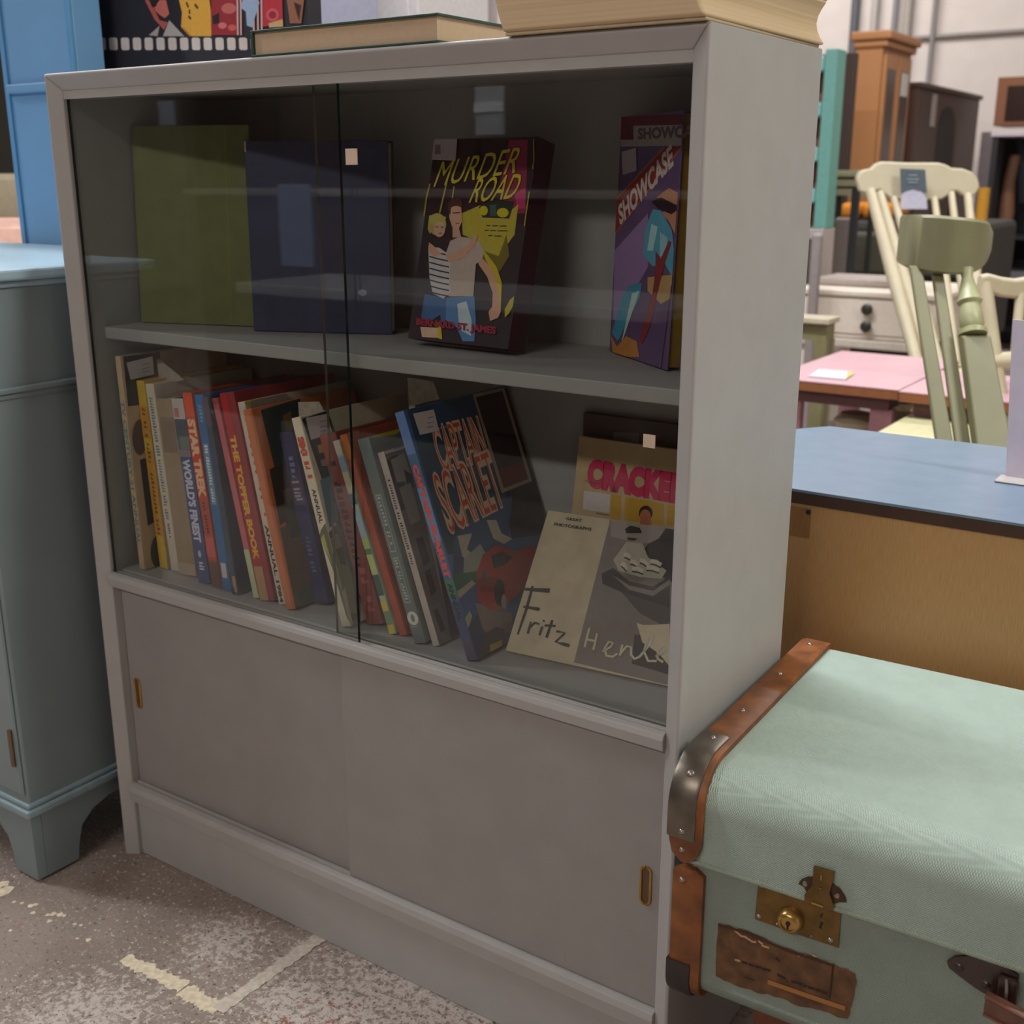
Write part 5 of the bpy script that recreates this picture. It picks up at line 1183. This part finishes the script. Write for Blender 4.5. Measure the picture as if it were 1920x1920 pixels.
# things on the front face
FP = Plane(S(0, .0035, 0), ux, uz, SL, SH)
FPL = Plane(S(0, -.0005, 0), ux, uz, SL, SH)
def plate(px, name, mt, th=.0015, pl=FP, parent=sc_, bevel=.0004, base=0.0):
    return build(name, MB().prism([pl.p(*pl.uv(x, y), base) for x, y in px], pl.N*th), mt, parent, bevel=bevel)
BRS = M('6f5730', .38, metal=.75, noise=.2, scale=60); BRL = M('b08f52', .3, metal=.85, noise=.1)
lk = plate([(1423, 1650), (1480, 1669), (1578, 1703), (1573, 1776), (1500, 1752), (1416, 1722)], 'lock_plate', BRS)
c_ = FP.p(*FP.uv(1484, 1722), .0015)
cy_ = build('lock_cylinder', MB().lathe(c_, FP.N, [(.0125, 0), (.0125, .003), (.0105, .0075), (.0085, .0095), (.0070, .0098), (.0066, .008), (.001, .008)], 28), BRL, lk, smooth=True)
build('keyhole', MB().lathe(c_+FP.N*.0082, FP.N, [(.0022, 0), (.0022, .0006)], 12).obox(c_+FP.N*.0082-ux*.0009-uz*.0055, ux*.0018, uz*.0055, FP.N*.0006), M('120d08', .5), cy_)
m_ = MB()
for x, y in [(1429, 1659), (1424, 1717), (1558, 1762), (1568, 1704), (1466, 1669), (1459, 1731), (1522, 1753)]:
    s = .0026 if (x, y) in [(1429, 1659), (1424, 1717), (1558, 1762), (1568, 1704)] else .0015
    build('screw', MB().lathe(FP.p(*FP.uv(x, y), .0015), FP.N, [(s, 0), (s*.8, .001), (s*.2, .0018)], 12), RIV, lk, smooth=True)
plate([(1541, 1711), (1544, 1711), (1542, 1719), (1538, 1717)], 'keyhole', M('120d08', .5), .0003, parent=lk, base=.0016); plate([(1540, 1727), (1545, 1728), (1541, 1740), (1536, 1738)], 'keyhole', M('120d08', .5), .0003, parent=lk, base=.0016)
wing = [(1497, 1656), (1504, 1647), (1515, 1643), (1530, 1643), (1560, 1655), (1575, 1665), (1585, 1680), (1588, 1691), (1575, 1690), (1565, 1694), (1555, 1690), (1515, 1675), (1508, 1662)]
hs = plate(wing, 'hasp_wing', M('4a3a2a', .4, metal=.6, noise=.2, scale=60), .0015, FPL)
hp = plate([(1528, 1620), (1567, 1631), (1563, 1652), (1558, 1672), (1566, 1695), (1562, 1705), (1510, 1687), (1512, 1672), (1526, 1655)], 'hasp', BRS, .0030, FPL, base=.0016)
plate([(1525, 1685), (1547, 1693), (1547, 1697), (1525, 1689)], 'hasp_bead', BRL, .001, FPL, parent=hp, base=.0047)
plate([(1538, 1658), (1545, 1661), (1545, 1663), (1538, 1660)], 'hasp_bead', BRL, .0008, FPL, parent=hp, base=.0047)
plate([(1542, 1635), (1545, 1636), (1544, 1645), (1541, 1646)], 'hasp_bead', BRL, .0008, FPL, parent=hp, base=.0047)
m_ = MB()
for x, y in [(1511, 1656), (1570, 1678)]: build('screw', MB().lathe(FPL.p(*FPL.uv(x, y), .0015), FPL.N, [(.0028, 0), (.0022, .0012), (.0005, .0020)], 12), RIV, hs, smooth=True)
# worn paper shipping label
rnd = random.Random(3)
def jag(pts, n=9, s=2.2):
    out = []
    for i, (x, y) in enumerate(pts):
        x2, y2 = pts[(i+1) % len(pts)]
        for k in range(n): t = k/n; out.append((x+(x2-x)*t+rnd.uniform(-s, s)*.6, y+(y2-y)*t+rnd.uniform(-s, s)))
    return out
lbm = M('4c3420', .75, noise=.2, scale=70, c2='6c4a2c')
a = Art(FP); a.k = 3
a.px(lbm, jag([(1347, 1731), (1400, 1745), (1480, 1780), (1560, 1805), (1603, 1826), (1606, 1838), (1598, 1880), (1590, 1912), (1500, 1885), (1440, 1865), (1385, 1850), (1341, 1830)], 5))
for q in ([(1375, 1742), (1390, 1755), (1400, 1757)], [(1396, 1756), (1412, 1766), (1418, 1766)], [(1422, 1764), (1430, 1770)], [(1428, 1772), (1442, 1777)], [(1378, 1799), (1388, 1802)], [(1496, 1790), (1500, 1792)], [(1508, 1791), (1513, 1792)], [(1524, 1790), (1532, 1794)], [(1553, 1803), (1561, 1806)]): a.stroke('a07c58', q, .0022)
for f0, f1, yo in ((1391, 1402, 0), (1404, 1414, 4), (1416, 1428, 8), (1430, 1445, 13), (1458, 1466, 24), (1467, 1473, 28), (1484, 1494, 36), (1495, 1505, 39), (1508, 1512, 44), (1515, 1527, 47), (1529, 1540, 51), (1542, 1552, 56)):
    a.stroke('2a1c12', [(f0, 1803+yo), (f1, 1806.5+yo)], .0026)
a.stroke('2e1e12', [(1563, 1806), (1556, 1870)], .0016); a.stroke('3a2614', [(1395, 1832), (1416, 1838)], .0015); a.stroke('8a5c30', [(1440, 1840), (1520, 1868), (1585, 1890)], .005); a.stroke('3a2414', [(1348, 1733), (1400, 1748), (1480, 1783), (1560, 1808)], .003); a.stroke('2a1c12', [(1455, 1795), (1462, 1801)], .0016)
a.done('shipping_label', sc_)
# handle plate, ring and handle
LTH = M('2c1814', .35, noise=.2, scale=50, spec=.7); LT2 = M('55301f', .3, noise=.25, scale=60, spec=.8)
hpz = plate([(1776, 1800), (1790, 1790), (1820, 1788), (1850, 1795), (1875, 1806), (1895, 1815), (1912, 1826), (1905, 1862), (1885, 1870), (1860, 1868), (1830, 1850), (1800, 1828), (1780, 1812)], 'handle_plate', LTH, .003, FP, bevel=.001)
m_ = MB()
for x, y in [(1800, 1810), (1850, 1843)]: build('rivet', MB().lathe(FP.p(*FP.uv(x, y), .003), FP.N, [(.004, 0), (.003, .0012), (.0006, .002)], 14), LTH, hpz, smooth=True)
lp_ = Plane(S(0, -.006, 0), ux, uz, SL, SH)
def tp_(x, y, o=0): return lp_.p(*lp_.uv(x, y, False), o)
plate([(1875, 1820), (1912, 1832), (1908, 1880), (1872, 1868)], 'handle_loop', M('34201a', .3, spec=.7), .007, FP, parent=hpz, base=.0031, bevel=.002)
build('handle_ring', MB().tube([tp_(1889, 1830, .004), tp_(1890, 1850, .006), tp_(1886, 1880, .006)], .0014, 8), M('8c8484', .25, metal=.9), hpz, smooth=True)
H0 = [tp_(1850, 1872, .006), tp_(1870, 1876, .010), tp_(1900, 1886, .014), tp_(1940, 1902, .017), tp_(2010, 1930, .020), tp_(2080, 1950, .017), tp_(2130, 1965, .006)]
m_ = MB(); m_.sweep([(p, uz, lp_.N) for p in H0], [(-.014, -.003), (-.010, .003), (0, .0045), (.008, .003), (.010, -.003), (0, -.0045)])
hd = build('handle', m_, LT2, sc_, smooth=True)
m_ = MB(); m_.tube([p+uz*.008+lp_.N*.004 for p in H0], .0012, 6); m_.tube([p-uz*.009+lp_.N*.004 for p in H0], .0012, 6); build('stitching', m_, M('6e4230', .3, spec=.8), hd, smooth=True)
# bench under the suitcase
bn = empty('bench', S(.32, .2, -.205), 'low reddish wooden bench under the green suitcase', 'bench')
RB = M('5a2c18', .4, kind='wood', c2='6d3820')
build('bench_top', MB().obox(S(.03, .075, -.034), ux*.60, uy*.30, uz*.0235), RB, bn, bevel=.002)
for a_ in (.075, .54):
    for b_ in (.034, .32): build('leg', MB().obox(S(a_, b_, -.205), ux*.055, uy*.04, uz*.171 if b_ > .1 else uz*.194), RB, bn, bevel=.003)

# ------------------------------------------------------------------ the aisle opposite (seen in the glass)
def MIR(x, y, D_): p = AT(x, y, D_); return V3((p.x, .04-p.y, p.z))
r = empty('sideboard', (-1.4, -2.6, 0), 'dark brown sideboard across the aisle from the bookcase', 'sideboard')
DB = M('35221a', .35, kind='wood', c2='47301f')
build('body', MB().box((-2.6, -2.9, 0), (-.2, -2.45, .92)), DB, r, bevel=.005)
build('worktop', MB().box((-2.65, -2.95, .92), (-.15, -2.42, .945)), M('8b7f78', .35), r, bevel=.005)
for k in range(4): build('door', MB().box((-2.55+k*.59, -2.449, .08), (-2.0+k*.59, -2.435, .80)), DB, r, bevel=.004)
r = empty('wardrobe', (-2.6, -4.4, 0), 'tall dark brown wardrobe across the aisle', 'wardrobe')
build('body', MB().box((-4.6, -4.8, 0), (-.9, -4.2, 2.3)), M('2b1c17', .4, kind='wood', c2='3a271e'), r, bevel=.005)
for k in range(5): build('door', MB().box((-4.55+k*.73, -4.199, .1), (-3.86+k*.73, -4.18, 2.25)), M('332119', .35, kind='wood', c2='40291f'), r, bevel=.004)
r = empty('coffee_table', (-.3, -1.6, 0), 'pale topped low table across the aisle', 'table')
build('table_top', MB().box((-1.3, -1.85, .66), (.1, -1.45, .69)), M('9c9894', .25), r, bevel=.004)
for xx in (-1.25, .02):
    for yy in (-1.82, -1.52): build('leg', MB().box((xx, yy, 0), (xx+.04, yy+.04, .66)), M('4a3a30', .5), r)
cards = [((525, 345), (595, 500), 2.6, 'tall blue grey price card across the aisle on the pale table', '8f9bb2'), ((886, 162), (948, 252), 3.2, 'white price card with painted highlight band across the aisle', 'b0b4ba'), ((300, 190), (345, 235), 3.4, 'small pale price card across the aisle at the left', 'a0a6b4')]
for (a_, b_, D_, lab, c_) in cards:
    p = MIR(a_[0], a_[1], D_); q = MIR(b_[0], b_[1], D_); zz = min(p.z, q.z)
    e = empty('price_card', ((p.x+q.x)/2, p.y, zz), lab, 'card', 'price cards across the aisle')
    build('card', MB().box((min(p.x, q.x), p.y-.004, zz), (max(p.x, q.x), p.y, max(p.z, q.z))), M(c_, .5), e)
    if a_[0] == 886:
        build('highlight_band', MB().box((min(p.x, q.x), p.y, zz+.06), (max(p.x, q.x), p.y+.006, zz+.085)), M('f4f4ff', .2), e)  # near-white strip, paints the bright highlight mirrored in the glass
